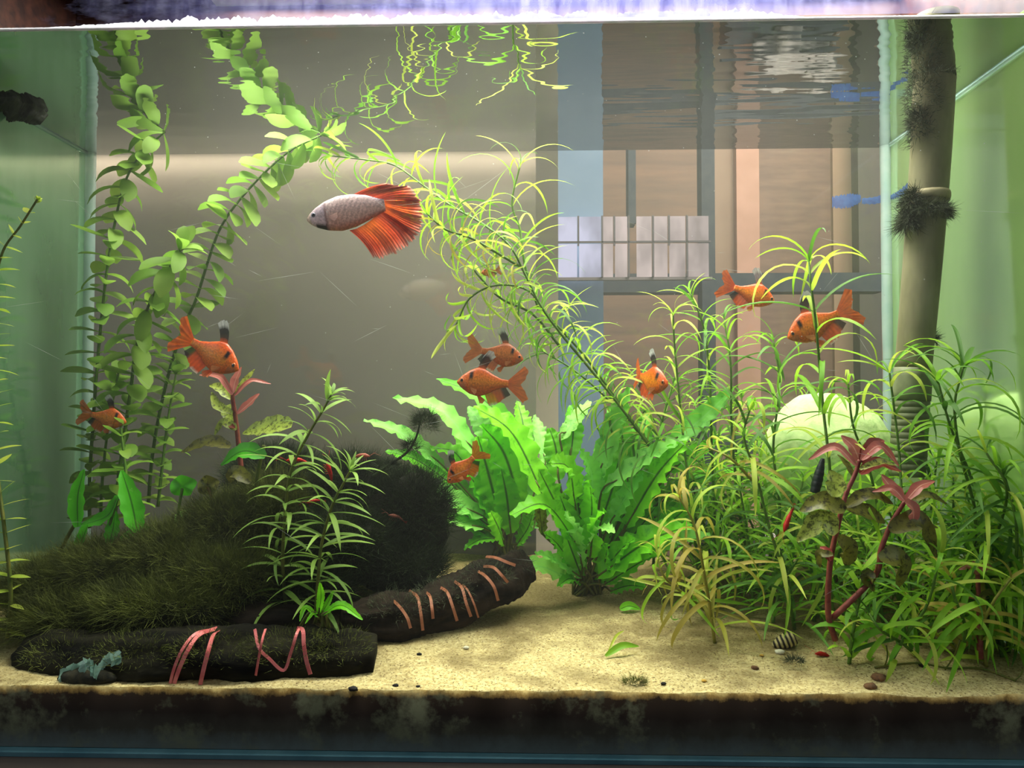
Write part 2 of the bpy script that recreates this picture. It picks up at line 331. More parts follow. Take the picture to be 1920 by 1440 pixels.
gg = texnoise(nt, 45, 5, (1, 1, 3), rough=.7); ma = N(nt, 'ShaderNodeMath', operation='MULTIPLY_ADD'); ma.inputs[1].default_value = .22; nt.links.new(gg, ma.inputs[0]); nt.links.new(sx.outputs[0], ma.inputs[2])
nt.links.new(ramp(nt, (lambda q: (nt.links.new(ma.outputs[0], q.inputs[0]), setattr(q.inputs[1], 'default_value', -.14), setattr(q.inputs[2], 'default_value', .45), q.outputs[0])[-1])(N(nt, 'ShaderNodeMapRange')), [(0.0, (0, 0, 0)), (.25, (0.13, .13, .13, 1)), (.45, (.42, .42, .42, 1)), (.58, (.42, .42, .42, 1)), (.72, (.16, .16, .16, 1)), (1, (.05, .05, .05, 1))]), fx.inputs[0])
part(aq, 'limescale_glare_film', *box((XL + .001, D0 + 0.0002, ZW + 0.002), (XR - .001, D0 + 0.0003, ZT - 0.0005)), m_film, smooth=False)
m_men = mat('meniscus', (205, 190, 195), (170, 175, 165), 90, 0.2, 0.1, alpha=0.7, transl=0.3)
part(aq, 'waterline', *tube([Vector((x, D0 + 0.0006, ZW)) for x in np.linspace(x0, x1, 40)], 0.0007, 6), m_men)
# hairline scratches and specks on the inside of the front glass
m_scr = mat('scratch', (225, 228, 225), (200, 205, 200), 200, 0.6, 0, transl=0.4, alpha=0.5)
v, f = [], []
for k in range(95):
    cx, cy = random.uniform(40, 1880), random.choice((random.uniform(430, 1180), random.uniform(300, 900))); L = random.uniform(10, 120); a = random.gauss(0.2, 0.5); w_ = random.uniform(0.4, 0.9)
    dx, dy = math.cos(a) * L / 2, math.sin(a) * L / 2; nx, ny = -math.sin(a) * w_ / 2, math.cos(a) * w_ / 2; b = len(v)
    v += [P(cx - dx, cy - dy, 0.0003), P(cx + nx, cy + ny, 0.0003), P(cx + dx, cy + dy, 0.0003), P(cx - nx, cy - ny, 0.0003)]; f.append((b, b + 1, b + 2, b + 3))
for k in range(160):
    cx, cy, r = random.uniform(300, 1900), random.uniform(40, 700) if k % 2 else random.uniform(60, 300), random.uniform(0.5, 1.3); b = len(v)
    v += [P(cx - r, cy, 0.0004), P(cx, cy + r, 0.0004), P(cx + r, cy, 0.0004), P(cx, cy - r, 0.0004)]; f.append((b, b + 1, b + 2, b + 3))
o = part(aq, 'scratches', v, f, m_scr, smooth=False); o['kind'] = 'stuff'
# blue marker strokes on the back glass
m_blue = mat('blue_marker', (30, 66, 128), (46, 86, 145), 260, 0.7, 0, alpha=0.8)
def stroke(pts, wpx, seed):
    c = [P(a, b, DB - 0.0006) for a, b in pts]; c = catmull(c, 10); v, f = [], []
    for i, p in enumerate(c):
        t = i / (len(c) - 1); h = px2m(wpx(t), DB) * (0.8 + 0.5 * noise.noise(Vector((t * 22, seed, 0)))); v += [p + Vector((0, 0, -h / 2)), p + Vector((0, -0.0003, 0)), p + Vector((0, 0, h / 2 * (1 + 0.5 * noise.noise(Vector((t * 60, seed, 4))))))]
    for i in range(len(c) - 1): a = 3 * i; f += [(a, a + 3, a + 4, a + 1), (a + 1, a + 4, a + 5, a + 2)]
    return v, f
part(aq, 'marker_stroke', *stroke([(1560, 379), (1580, 378), (1600, 375), (1614, 372)], lambda t: 32 * math.sin(math.pi * (0.25 + 0.6 * t)), 1), m_blue, label='blue marker dash')
part(aq, 'marker_stroke', *stroke([(1616, 377), (1640, 376), (1660, 370), (1664, 368)], lambda t: 13 + 10 * t, 2), m_blue, label='blue marker dash')
def SX(px, py, x): r = ray(px, py); t = x / r.x; return Vector((x, r.y * t, ZC + r.z * t))
c = catmull([SX(a, b, XR - .0007) for a, b in ((1670, 370), (1682, 365), (1694, 358), (1705, 348))], 8); v, f = [], []
for i, p in enumerate(c):
    h = .0095 * (.45 + .5 * i / (len(c) - 1)) * (.8 + .6 * noise.noise(Vector((i * .9, 3, 1)))); v += [p + Vector((0, 0, -h / 2)), p + Vector((-.0002, 0, 0)), p + Vector((0, 0, h / 2))]
for i in range(len(c) - 1): a = 3 * i; f += [(a, a + 3, a + 4, a + 1), (a + 1, a + 4, a + 5, a + 2)]
part(aq, 'marker_stroke', v, f, m_blue, label='blue marker dash')
for x, sg in ((XL, 1), (XR, -1)): part(aq, 'waterline', *tube([Vector((x + sg * .0008, y, ZW - .0004)) for y in np.linspace(D0 + .002, YB - .002, 12)], 0.0012, 6), m_sil)
# hood: lid, back board, lamp bar
hd = thing('hood', (0, D0 + DB / 2, ZT), 'dark reddish brown wooden hood above the water', 'hood')
m_wood = mat('hood_wood', (72, 42, 36), (46, 28, 28), 25, 0.5, 0.2, stretch=(0.5, 5, 5))
part(hd, 'lid', *box((XL - 0.02, D0 - 0.004, 0.512), (XR + 0.02, YB + 0.004, 0.522)), m_wood, smooth=False)
part(hd, 'back_board', *box((XL - 0.02, YB - 0.012, ZT - 0.001), (XR + 0.02, YB - 0.002, 0.512)), m_wood, smooth=False)
part(hd, 'side_board', *box((XL - 0.02, D0, ZT), (XL - 0.006, YB, 0.512)), m_wood, smooth=False)
part(hd, 'side_board', *box((XR + 0.006, D0, ZT), (XR + 0.02, YB, 0.512)), m_wood, smooth=False)
part(hd, 'lamp_bar', *box((-0.25, D0 + 0.03, 0.503), (0.31, D0 + 0.19, 0.511)), mat('lamp_housing', (190, 190, 195), (180, 180, 186), 30, 0.4, 0), smooth=False)
# ------------------------------------------------------------------ water: a faintly hazy body and a rippled surface
m_wat, nt, out = newmat('water_body')
va = N(nt, 'ShaderNodeVolumeAbsorption'); va.inputs[0].default_value = (0.80, 0.93, 0.78, 1); va.inputs[1].default_value = 0.5
vs = N(nt, 'ShaderNodeVolumeScatter'); vs.inputs[0].default_value = (0.90, 0.90, 0.86, 1); vs.inputs[1].default_value = 0.20; vs.inputs[2].default_value = 0.2
ad = N(nt, 'ShaderNodeAddShader'); nt.links.new(va.outputs[0], ad.inputs[0]); nt.links.new(vs.outputs[0], ad.inputs[1]); nt.links.new(ad.outputs[0], out.inputs['Volume'])
v, f = box((XL + 0.0003, D0 + 0.0002, 0.0085), (XR - 0.0003, YB - 0.0003, ZW - 0.0004))
solo('water', v, f, m_wat, 'slightly hazy green water filling the glass tank', 'water', kind='stuff', smooth=False)
m_surf, nt, out = newmat('water_surface')
fr = N(nt, 'ShaderNodeFresnel'); fr.inputs[0].default_value = 1.33; tr = N(nt, 'ShaderNodeBsdfTransparent'); gl = N(nt, 'ShaderNodeBsdfGlossy'); gl.inputs['Roughness'].default_value = 0.015; gl.inputs[0].default_value = (0.62, 0.65, 0.66, 1)
n1 = texnoise(nt, 15, 2, (0.55, 2.8, 1)); n2 = texnoise(nt, 7, 2, (0.7, 2.0, 1)); mm = N(nt, 'ShaderNodeMath', operation='MULTIPLY_ADD'); mm.inputs[1].default_value = 2.0; nt.links.new(n2, mm.inputs[0]); nt.links.new(n1, mm.inputs[2])
bn = bump(nt, mm.outputs[0], 0.5, 0.0009); nt.links.new(bn, gl.inputs['Normal'])
mx = N(nt, 'ShaderNodeMixShader'); nt.links.new(fr.outputs[0], mx.inputs[0]); nt.links.new(tr.outputs[0], mx.inputs[1]); nt.links.new(gl.outputs[0], mx.inputs[2]); nt.links.new(mx.outputs[0], out.inputs[0])
solo('water_surface', [(XL, D0 + 0.0002, ZW), (XR, D0 + 0.0002, ZW), (XR, YB, ZW), (XL, YB, ZW)], [(0, 1, 2, 3)], m_surf, 'rippled water surface mirroring the plants from below', 'water', kind='stuff', smooth=False)
# ------------------------------------------------------------------ sand
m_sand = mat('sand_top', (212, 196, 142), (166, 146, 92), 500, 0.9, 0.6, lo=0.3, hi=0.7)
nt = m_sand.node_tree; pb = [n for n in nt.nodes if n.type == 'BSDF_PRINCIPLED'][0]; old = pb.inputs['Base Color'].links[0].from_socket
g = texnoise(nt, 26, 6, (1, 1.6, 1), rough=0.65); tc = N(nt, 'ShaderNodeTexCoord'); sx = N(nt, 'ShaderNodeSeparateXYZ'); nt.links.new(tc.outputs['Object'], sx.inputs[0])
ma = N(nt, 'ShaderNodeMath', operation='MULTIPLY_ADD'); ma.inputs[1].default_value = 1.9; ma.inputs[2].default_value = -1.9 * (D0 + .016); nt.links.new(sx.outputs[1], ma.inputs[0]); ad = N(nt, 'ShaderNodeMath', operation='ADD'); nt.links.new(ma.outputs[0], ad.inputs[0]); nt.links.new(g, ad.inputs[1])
k = ramp(nt, ad.outputs[0], [(0.46, (0, 0, 0)), (0.66, (225, 225, 225))]); c = mixc(nt, k, old, lin((104, 88, 50)))  # detritus thickens towards the back, plant shade put into the same brown
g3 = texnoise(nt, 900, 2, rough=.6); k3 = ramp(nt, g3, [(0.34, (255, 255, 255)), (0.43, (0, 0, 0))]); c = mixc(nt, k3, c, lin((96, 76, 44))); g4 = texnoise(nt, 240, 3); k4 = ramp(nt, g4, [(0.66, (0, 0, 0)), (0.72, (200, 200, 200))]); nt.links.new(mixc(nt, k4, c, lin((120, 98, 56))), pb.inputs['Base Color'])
m_sfront, nt, out = newmat('sand_face'); b = N(nt, 'ShaderNodeBsdfPrincipled'); b.inputs['Roughness'].default_value = 0.85; b.inputs['Specular IOR Level'].default_value = 0.1
tc = N(nt, 'ShaderNodeTexCoord'); sx = N(nt, 'ShaderNodeSeparateXYZ'); nt.links.new(tc.outputs['Object'], sx.inputs[0])
g = texnoise(nt, 70, 6, (1, 1, 0.8), rough=0.7); ma = N(nt, 'ShaderNodeMath', operation='MULTIPLY_ADD'); ma.inputs[1].default_value = 0.012; nt.links.new(g, ma.inputs[0]); nt.links.new(sx.outputs[2], ma.inputs[2])
mr = N(nt, 'ShaderNodeMapRange'); mr.inputs[1].default_value = 0.0125; mr.inputs[2].default_value = ZS0 + 0.007; nt.links.new(ma.outputs[0], mr.inputs[0])
c = ramp(nt, mr.outputs[0], [(0.05, (74, 82, 82)), (0.35, (44, 42, 36)), (0.6, (24, 17, 13)), (0.86, (30, 20, 12)), (0.93, (120, 95, 50)), (1.0, (190, 165, 105))])  # bluish grey bottom is a reflection put into the colour; dark band is dirt
g2 = texnoise(nt, 38, 5, rough=0.7); c = mixc(nt, ramp(nt, g2, [(0.52, (0, 0, 0)), (0.66, (205, 205, 205))]), c, lin((84, 86, 66))); nt.links.new(c, b.inputs['Base Color']); nt.links.new(b.outputs[0], out.inputs[0])
nx, ny = 200, 60; v, f, mi = [], [], []
for j in range(ny + 1):
    for i in range(nx + 1):
        x = XL + 0.0008 + (XR - XL - 0.0016) * i / nx; d = 0.0008 + (DB - 0.0016) * (j / ny) ** 1.3
        v.append((x, D0 + d, sand_z(x, d) + (0.0007 * noise.noise(Vector((x * 140, d * 140, 1)))) + (0.0012 * noise.noise(Vector((x * 60, 9, 1))) if j == 0 else 0)))
for j in range(ny):
    for i in range(nx): a = j * (nx + 1) + i; f.append((a, a + 1, a + nx + 2, a + nx + 1)); mi.append(0)
b0 = len(v)
for i in range(nx + 1): v.append((v[i][0], D0 + 0.0008, 0.0086))
for i in range(nx): f.append((b0 + i, b0 + i + 1, i + 1, i)); mi.append(1)
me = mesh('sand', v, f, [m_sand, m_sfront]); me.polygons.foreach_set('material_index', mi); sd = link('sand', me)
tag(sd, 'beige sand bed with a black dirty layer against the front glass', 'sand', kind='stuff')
# ------------------------------------------------------------------ driftwood logs and their ties
m_bark = mat('black_bark', (38, 36, 24), (10, 9, 7), 60, 0.9, 1.0, stretch=(0.4, 2, 2), spec=.1)
m_bark2 = mat('brown_bark', (48, 39, 30), (18, 15, 12), 70, 0.9, 1.0, stretch=(0.5, 2, 2), spec=.1)
def log(name, pts, rad, m, label, amp=0.24, seed=0, seg=36, flat=1.0):
    c = catmull(pts, 26); n = len(c); v, f = [], []
    for i, p in enumerate(c):
        t = i / (n - 1); tg = (c[min(i + 1, n - 1)] - c[max(i - 1, 0)]).normalized(); s = tg.cross(Vector((0, 0, 1))).normalized(); u = s.cross(tg); r = rad(t)
        for k in range(seg):
            a = 2 * math.pi * k / seg; q = 1 + amp * noise.noise(Vector((t * 7, math.cos(a) * 1.5 + seed, math.sin(a) * 1.5))) + 0.55 * amp * noise.noise(Vector((t * 9, math.cos(a) * 7 + seed, math.sin(a) * 7))) + 0.3 * amp * noise.noise(Vector((t * 60, math.cos(a) * 9 + seed, math.sin(a) * 9)))
            v.append(p + (s * math.cos(a) + u * math.sin(a) * flat) * r * q)
    for i in range(n - 1):
        for k in range(seg): a, b = i * seg + k, i * seg + (k + 1) % seg; f.append((a, b, b + seg, a + seg))
    f.append(tuple(range(seg - 1, -1, -1))); f.append(tuple(range((n - 1) * seg, n * seg)))
    return solo(name, v, f, m, label, 'driftwood'), c
def R(t, pts): return float(np.interp(t, [a for a, _ in pts], [b for _, b in pts]))
l1, c1 = log('driftwood_log', [P(45, 1235, .040), P(130, 1238, .030), P(270, 1240, .024), P(430, 1238, .024), P(580, 1232, .026), P(704, 1232, .03)],
    lambda t: R(t, [(0, .008), (.06, .0145), (.3, .0175), (.7, .0165), (.93, .0135), (1, .0115)]), m_bark, 'black waterlogged log along the front with pink ties around it', seed=1)
l2, c2 = log('driftwood_log', [P(640, 1165, .055), P(730, 1160, .065), P(820, 1138, .075), P(900, 1105, .085), P(960, 1075, .095), P(990, 1060, .10)],
    lambda t: R(t, [(0, .010), (.2, .0150), (.5, .0155), (.8, .0145), (1, .010)]), m_bark2, 'brown log slanting back under the broad-leaf plant, bound with thin orange ties', seed=5)
l3, c3 = log('driftwood_root', [P(120, 1130, .09), P(280, 1085, .10), P(450, 1030, .11), P(620, 985, .12), P(780, 990, .125)],
    lambda t: R(t, [(0, .016), (.3, .026), (.6, .034), (1, .030)]), m_bark, 'large dark driftwood root buried under moss behind the front log', amp=.35, seed=9)
v, f = lump(P(500, 1165, .05), .024, .014, .010, .35, 2.2, 20, 10, 4)
solo('driftwood_piece', v, f, m_bark2, 'small brown wood lump between the front log and the narrow-leaf stems', 'driftwood')
log('driftwood_piece', [P(-40, 160, .085), P(10, 180, .095), P(48, 200, .104), P(82, 226, .112)], lambda t: R(t, [(0, .013), (.5, .012), (.85, .008), (1, .004)]), mat('slate_bark', (56, 60, 52), (18, 20, 18), 90, 0.7, 0.9), 'dark wood chunk at the water surface by the left pane', amp=.45, seed=13, seg=24)
v, f = lump(G(150, 1288) + Vector((0, .0075, .002)), .016, .006, .005, .15, 2, 20, 10, 3)
solo('stone', v, f, mat('dark_stone', (52, 48, 30), (22, 22, 16), 200, .9, .6), 'dark mossy stone below the left end of the front log', 'stone')
# ties: thin bands lying over a log
m_tiep = mat('pink_tie', (215, 120, 115), (190, 85, 85), 150, 0.4, 0.1, transl=.1); m_tieo = mat('orange_tie', (165, 105, 75), (140, 85, 58), 150, 0.5, 0.1)
def tie(pts, d, w_, m, label, group, lift=0.0):
    c = catmull([P(a, b, dd) for (a, b), dd in zip(pts, d)], 6); v, f = [], []
    for i, p in enumerate(c):
        tg = (c[min(i + 1, len(c) - 1)] - c[max(i - 1, 0)]).normalized(); s = tg.cross(Vector((0, -1, .4))).normalized(); nrm = s.cross(tg).normalized()
        if nrm.y > 0: nrm = -nrm
        v += [p - s * w_ / 2, p + s * w_ / 2, p + s * w_ / 2 + nrm * .0004, p - s * w_ / 2 + nrm * .0004]
    for i in range(len(c) - 1):
        a = 4 * i; f += [(a, a + 1, a + 5, a + 4), (a + 1, a + 2, a + 6, a + 5), (a + 2, a + 3, a + 7, a + 6), (a + 3, a, a + 4, a + 7)]
    return solo('tie_band', v, f, m, label, 'tie', group, smooth=False)
fp = [.024, .012, .004, .003, .006]
g1 = 'pink ties around the front log'
tie([(405, 1180), (368, 1188), (344, 1215), (328, 1250), (318, 1287)], fp, .0016, m_tiep, 'pink tie on the front log, leftmost and longest', g1)
tie([(408, 1178), (375, 1190), (355, 1215), (338, 1250), (324, 1290)], [.024, .012, .0035, .0025, .006], .0022, m_tiep, 'wide pink tie just right of the leftmost one on the front log', g1)
tie([(412, 1180), (400, 1192), (391, 1220), (382, 1255), (375, 1288)], fp, .0022, m_tiep, 'pink tie that drops steeply in the middle of the left pink group', g1)
tie([(498, 1180), (492, 1200), (486, 1230), (480, 1266)], fp[1:], .0012, m_tiep, 'thin straight pink tie left of the zigzag tie', g1)
tie([(478, 1180), (486, 1215), (505, 1235), (532, 1257), (545, 1225), (556, 1190), (563, 1177)], [.014, .006, .0035, .003, .0035, .006, .014], .0015, m_tiep, 'pink tie zigzagging down to a knot on the front log', g1)
tie([(558, 1178), (568, 1182), (570, 1210), (575, 1240), (582, 1264)], [.016, .008, .004, .003, .004], .0020, m_tiep, 'pink tie right of the zigzag tie, faded brown at its lower end', g1)
g2 = 'orange ties around the slanting log'
for k, (pts, lb) in enumerate([
    ([(722, 1120), (742, 1130), (762, 1155), (770, 1178)], 'orange tie on the slanting log, first from the left'),
    ([(768, 1108), (783, 1120), (789, 1150), (793, 1182)], 'orange tie on the slanting log, second from the left'),
    ([(795, 1107), (806, 1118), (810, 1140), (812, 1160)], 'short faint orange tie, third from the left on the slanting log'),
    ([(822, 1100), (838, 1110), (848, 1135), (857, 1164)], 'orange tie on the slanting log, fourth from the left'),
    ([(852, 1090), (866, 1102), (874, 1130), (883, 1156)], 'orange tie on the slanting log, fifth from the left'),
    ([(862, 1094), (875, 1104), (888, 1130), (897, 1158)], 'thin orange tie right beside the fifth one on the slanting log'),
    ([(894, 1070), (910, 1080), (926, 1100), (934, 1126)], 'orange tie on the slanting log, near its upper end'),
    ([(905, 1062), (925, 1064), (940, 1078), (952, 1092)], 'topmost bent orange tie on the slanting log'),
    ([(912, 1044), (930, 1046), (950, 1054), (966, 1060)], 'orange tie lying flat over the far end of the slanting log')]):
    dd = [.078 - .004 + .004 * k * .5, .060 + .0015 * k, .050 + .002 * k, .048 + .0025 * k]
    tie(pts, [x * .92 for x in dd], .0017 if k != 5 else .0011, m_tieo, lb, g2)
# crumpled plastic scraps
m_plas = mat('pale_plastic', (165, 200, 185), (120, 160, 145), 120, 0.3, 0.5, transl=.4, alpha=.75)
def scrap(pts, d, w_, label):
    c = catmull([P(a, b, d + 0.004 * math.sin(i * 1.9)) for i, (a, b) in enumerate(pts)], 5); v, f = [], []
    for i, p in enumerate(c):
        for k in range(4): v.append(p + Vector((0.2 * w_ * noise.noise(Vector((i * .8, k, 2))), w_ * .5 * noise.noise(Vector((i * .9, k * 1.3, 7))), w_ * (k / 3 - .5) * (1 + .8 * noise.noise(Vector((i * .7, k, 1)))))))
    for i in range(len(c) - 1):
        for k in range(3): a = 4 * i + k; f.append((a, a + 4, a + 5, a + 1))
    return solo('plastic_scrap', v, f, m_plas, label, 'scrap', smooth=False)
scrap([(112, 1268), (140, 1256), (168, 1246), (178, 1262), (200, 1240), (228, 1230)], .004, .007, 'crumpled pale plastic scrap lying on the front log')
scrap([(92, 1062), (103, 1044), (118, 1038), (136, 1052)], .085, .006, 'small pale plastic scrap below the folded green leaf at left')
# ------------------------------------------------------------------ moss
m_moss = mat('moss', (104, 112, 46), (58, 64, 28), 90, 0.9, 0, transl=.15); m_mossd = mat('dark_moss', (52, 66, 34), (28, 38, 22), 90, 0.9, 0, transl=.12)
m_mossc = mat('moss_core', (30, 32, 18), (16, 18, 12), 120, 0.95, .8)
m_alga = mat('grey_algae', (84, 92, 66), (52, 60, 44), 200, 0.9, 0, transl=.15)
def hairs(blobs, n, L, wd, seed, up=0.3, curl=0.5, seg=4):
    rs = np.random.RandomState(seed); V, Fc = [], []; tot = sum(b[3] * b[5] for b in blobs); off = 0
    for (cx, cy, cz, rx, ry, rz) in blobs:
        m = max(8, int(n * rx * rz / tot)); nr = rs.normal(size=(m, 3)); nr[:, 1] -= 0.25; nr[:, 2] = np.where(nr[:, 2] < -.3, -nr[:, 2], nr[:, 2]); nr /= np.linalg.norm(nr, axis=1)[:, None]
        p = np.array([cx, cy, cz]) + nr * np.array([rx, ry, rz]) * rs.uniform(.75, 1.02, (m, 1)); dr = nr + rs.normal(scale=.55, size=(m, 3)); dr[:, 2] += up; dr /= np.linalg.norm(dr, axis=1)[:, None]
        cu = rs.normal(scale=curl, size=(m, 3)); l = L * rs.uniform(.35, 1.15, (m, 1)); sd = np.cross(dr, rs.normal(size=(m, 3))); sd /= np.linalg.norm(sd, axis=1)[:, None] + 1e-9
        pts = [p]; d = dr.copy()
        for s in range(seg): pts.append(pts[-1] + d * l / seg); d = d + cu / seg; d /= np.linalg.norm(d, axis=1)[:, None]
        A = np.stack([np.stack([q - sd * wd * (1 - s / (seg + .6)), q + sd * wd * (1 - s / (seg + .6))], 1) for s, q in enumerate(pts)], 1).reshape(m, -1, 3)
        V.append(A.reshape(-1, 3)); k = 2 * (seg + 1); base = off + np.arange(m)[:, None] * k
        for s in range(seg): Fc.append(np.concatenate([base + 2 * s, base + 2 * s + 1, base + 2 * s + 3, base + 2 * s + 2], 1))
        off += m * k
    return np.concatenate(V), np.concatenate(Fc)
def hairmesh(name, V, Fc, m):
    me = bpy.data.meshes.new(name); me.vertices.add(len(V)); me.vertices.foreach_set('co', V.astype(np.float32).ravel()); me.loops.add(Fc.size); me.loops.foreach_set('vertex_index', Fc.astype(np.int32).ravel())
    me.polygons.add(len(Fc)); me.polygons.foreach_set('loop_start', np.arange(0, Fc.size, 4, dtype=np.int32)); me.materials.append(m); me.update(calc_edges=True); me.validate(); return me
def moss(label, blobs, n, L, m, seed, wd=.00022, core=True, **kw):
    bl = [tuple(P(a, b, d)) + (px2m(ra, d), px2m(ra, d) * .6 if ra < 60 else .022, px2m(rb, d)) for a, b, d, ra, rb in blobs]
    c = Vector(bl[0][:3]); V, Fc = hairs([(x - c.x, y - c.y, z - c.z, a, b, e) for x, y, z, a, b, e in bl], n, L, wd, seed, **kw)
    if core:
        vv, ff = [], []
        for i, b in enumerate(bl):
            q, g = lump(Vector(b[:3]) - c, b[3] * .86, b[4] * .86, b[5] * .86, .4, 2.6, 18, 10, seed + i * 3); o = len(vv); vv += q; ff += [tuple(o + k for k in t) for t in g]
        me0 = hairmesh('moss', V, Fc, m); me = bpy.data.meshes.new('moss')
        nV = np.concatenate([V, np.array([tuple(x) for x in vv])]); nF = np.concatenate([Fc, np.array(ff) + len(V)]); bpy.data.meshes.remove(me0)
        me = hairmesh('moss', nV, nF, m); me.materials.append(m_mossc); mi = np.zeros(len(nF), dtype=np.int32); mi[len(Fc):] = 1; me.polygons.foreach_set('material_index', mi)
    else: me = hairmesh('moss', V, Fc, m)
    o = link('moss', me); o.location = c; return tag(o, label, 'moss', kind='stuff')
moss('olive brown fuzzy moss covering the left end of the driftwood', [(95, 1118, .070, 85, 60), (200, 1085, .075, 100, 65), (320, 1062, .075, 105, 70), (130, 1165, .055, 100, 50)], 34000, .015, m_moss, 3, wd=.00016)
moss('dark olive moss mound in the middle of the driftwood', [(430, 1010, .09, 100, 75), (420, 1095, .065, 120, 62), (300, 1140, .05, 140, 45), (520, 965, .10, 75, 70)], 34000, .015, m_moss, 5, wd=.00016)
moss('blackish green moss bank behind the narrow-leaf stems', [(520, 905, .125, 100, 65), (660, 930, .115, 100, 75), (770, 975, .11, 80, 95), (640, 1030, .09, 115, 80), (560, 1105, .075, 110, 55), (750, 1070, .095, 90, 60)], 40000, .013, m_mossd, 8, wd=.00016)
moss('pale moss fringe poking out right of the narrow-leaf stems', [(672, 1068, .085, 24, 16)], 700, .012, m_moss, 12, core=False)
moss('thin fuzz of algae over the front log', [(130, 1225, .022, 80, 34), (260, 1222, .016, 90, 38), (400, 1222, .014, 90, 38), (540, 1218, .016, 90, 36), (640, 1215, .018, 60, 32), (150, 1290, .008, 42, 12)], 3800, .0045, m_moss, 15, core=False, wd=.00012)
moss('thin fuzz of algae over the slanting log', [(745, 1140, .052, 60, 30), (830, 1118, .06, 60, 32), (910, 1085, .072, 55, 30), (970, 1060, .09, 30, 24)], 1800, .0045, m_alga, 16, core=False, wd=.00012)
moss('small green moss tuft on sand at the front', [(1190, 1280, .012, 24, 5)], 420, .0045, m_moss, 13, wd=.00012, core=False)
moss('grey green algae patch on the sand beside the striped snail', [(1490, 1240, .03, 16, 6)], 300, .0045, m_alga, 14, wd=.00012, core=False)
# twig with moss
tw = thing('twig', G(700, 960) , 'thin dark twig leaning up to the right with moss on its tip', 'twig')
tubepart(tw, 'stem', [P(700, 893, .09), P(735, 868, .09), P(765, 846, .09), P(782, 815, .09), P(790, 775, .09)], lambda t: .0011 - .0006 * t, m_mossd)
V, Fc = hairs([tuple(P(796, 800, .09)) + (.0075, .006, .0085), tuple(P(770, 845, .09)) + (.005, .003, .006), tuple(P(725, 875, .09)) + (.008, .003, .003)], 2200, .0085, .00011, 21, up=.1, curl=1.3)
V = V - np.array(tw.location); o = link('moss_tuft', hairmesh('moss_tuft', V, Fc, m_mossd), tw); o['kind'] = 'stuff'
# ------------------------------------------------------------------ stones, pebbles and snails
c0 = P(1550, 852, .155); v, f = lump(c0, px2m(118, .155), .026, px2m(112, .155), .07, 1.7, 48, 32, 2); v = [Vector((p.x, p.y, c0.z + (p.z - c0.z) * (2.0 if p.z < c0.z else 1))) for p in v]
solo('boulder', v, f, mat('pale_stone', (206, 226, 160), (178, 206, 138), 160, 0.9, 0.8), 'large pale greenish rounded stone behind the needle-leaved plants at right', 'stone')
m_peb = [mat('pebble_%s' % n, a, b, 400, .8, .3) for n, a, b in (('brown', (120, 85, 55), (85, 62, 40)), ('black', (30, 26, 22), (20, 18, 16)), ('yellow', (205, 165, 70), (180, 140, 60)), ('white', (215, 210, 185), (190, 185, 160)))]
pebs = [(1648, 1274, 14, 0, 'speckled brown pebble, widest of those on the sand in front'), (1632, 1290, 12, 0, 'brown pebble at the sand edge below the speckled one'), (1732, 1250, 9, 1, 'greenish black pebble between runner roots at right'), (1415, 1254, 7, 0, 'small brown pebble left of the red shrimp on the sand'), (1428, 1230, 4, 2, 'tiny yellow pebble below the striped snail'),
    (1320, 1278, 5, 2, 'tiny yellow pebble near the sand edge, right of centre'), (1244, 1283, 5, 1, 'tiny black pebble by the green moss tuft'), (742, 1287, 6, 1, 'tiny black pebble at the sand edge right of the log'), (784, 1288, 4, 1, 'tiny black pebble right of the first one at the sand edge'), (786, 1228, 5, 1, 'tiny black pebble on the sand below the slanting log'), (874, 1216, 6, 3, 'small white chip on the sand right of the slanting log'), (662, 1298, 9, 1, 'flat black pebble at the sand edge under the log end'), (1462, 1225, 9, 3, 'pale pebble beside the striped snail')]
for x, y, r, k, lb in pebs:
    g = G(x, y); d = g.y - D0; rr = px2m(r, d); v, f = lump(g + Vector((0, 0, rr * .3)), rr, rr * .8, rr * .5, .35, 2, 12, 7, x); solo('pebble', v, f, m_peb[k], lb, 'pebble')
def shell(c, ax, L, r, turns, col_a, col_b, label, name):
    ax = ax.normalized(); s = ax.cross(Vector((0, 1, 0.2))).normalized(); u = s.cross(ax); v, f, cl = [], [], []; nt_, sg = int(turns * 12), 14
    for i in range(nt_ + 1):
        t = i / nt_; rr = r * (math.sin(math.pi * (0.10 + .58 * t)) ** .9 if t < .999 else .3) * (0.93 + .07 * abs(math.sin(math.pi * turns * t)))
        for k in range(sg):
            a = 2 * math.pi * k / sg; v.append(c + ax * (L * (.5 - t)) + (s * math.cos(a) + u * math.sin(a)) * rr); q = math.sin(2 * math.pi * (turns * t + k / sg * .5)) > 0; cl.append(tuple(lin(col_a if q else col_b)))
    for i in range(nt_):
        for k in range(sg): a, b = i * sg + k, i * sg + (k + 1) % sg; f.append((a, b, b + sg, a + sg))
    f.append(tuple(range(sg - 1, -1, -1))); f.append(tuple(range(nt_ * sg, nt_ * sg + sg)))
    return solo(name, v, f, m_vc, label, 'snail', cols=cl)
m_vc = mat('shell_paint', (255, 255, 255), (215, 215, 215), 300, .5, .2, vcol=True)
g = G(1470, 1214) + Vector((0, 0, .0035)); shell(g, Vector((-1, .1, -.45)), px2m(46, .03), px2m(15, .03), 5.5, (205, 190, 130), (36, 30, 22), 'striped black and cream snail on the sand at right', 'snail')
shell(P(1535, 892, .045), Vector((.25, 0, 1)), px2m(66, .045), px2m(9.5, .045), 6, (32, 44, 38), (22, 28, 26), 'slender blackish spire snail hanging beside the mossy leaf', 'snail')
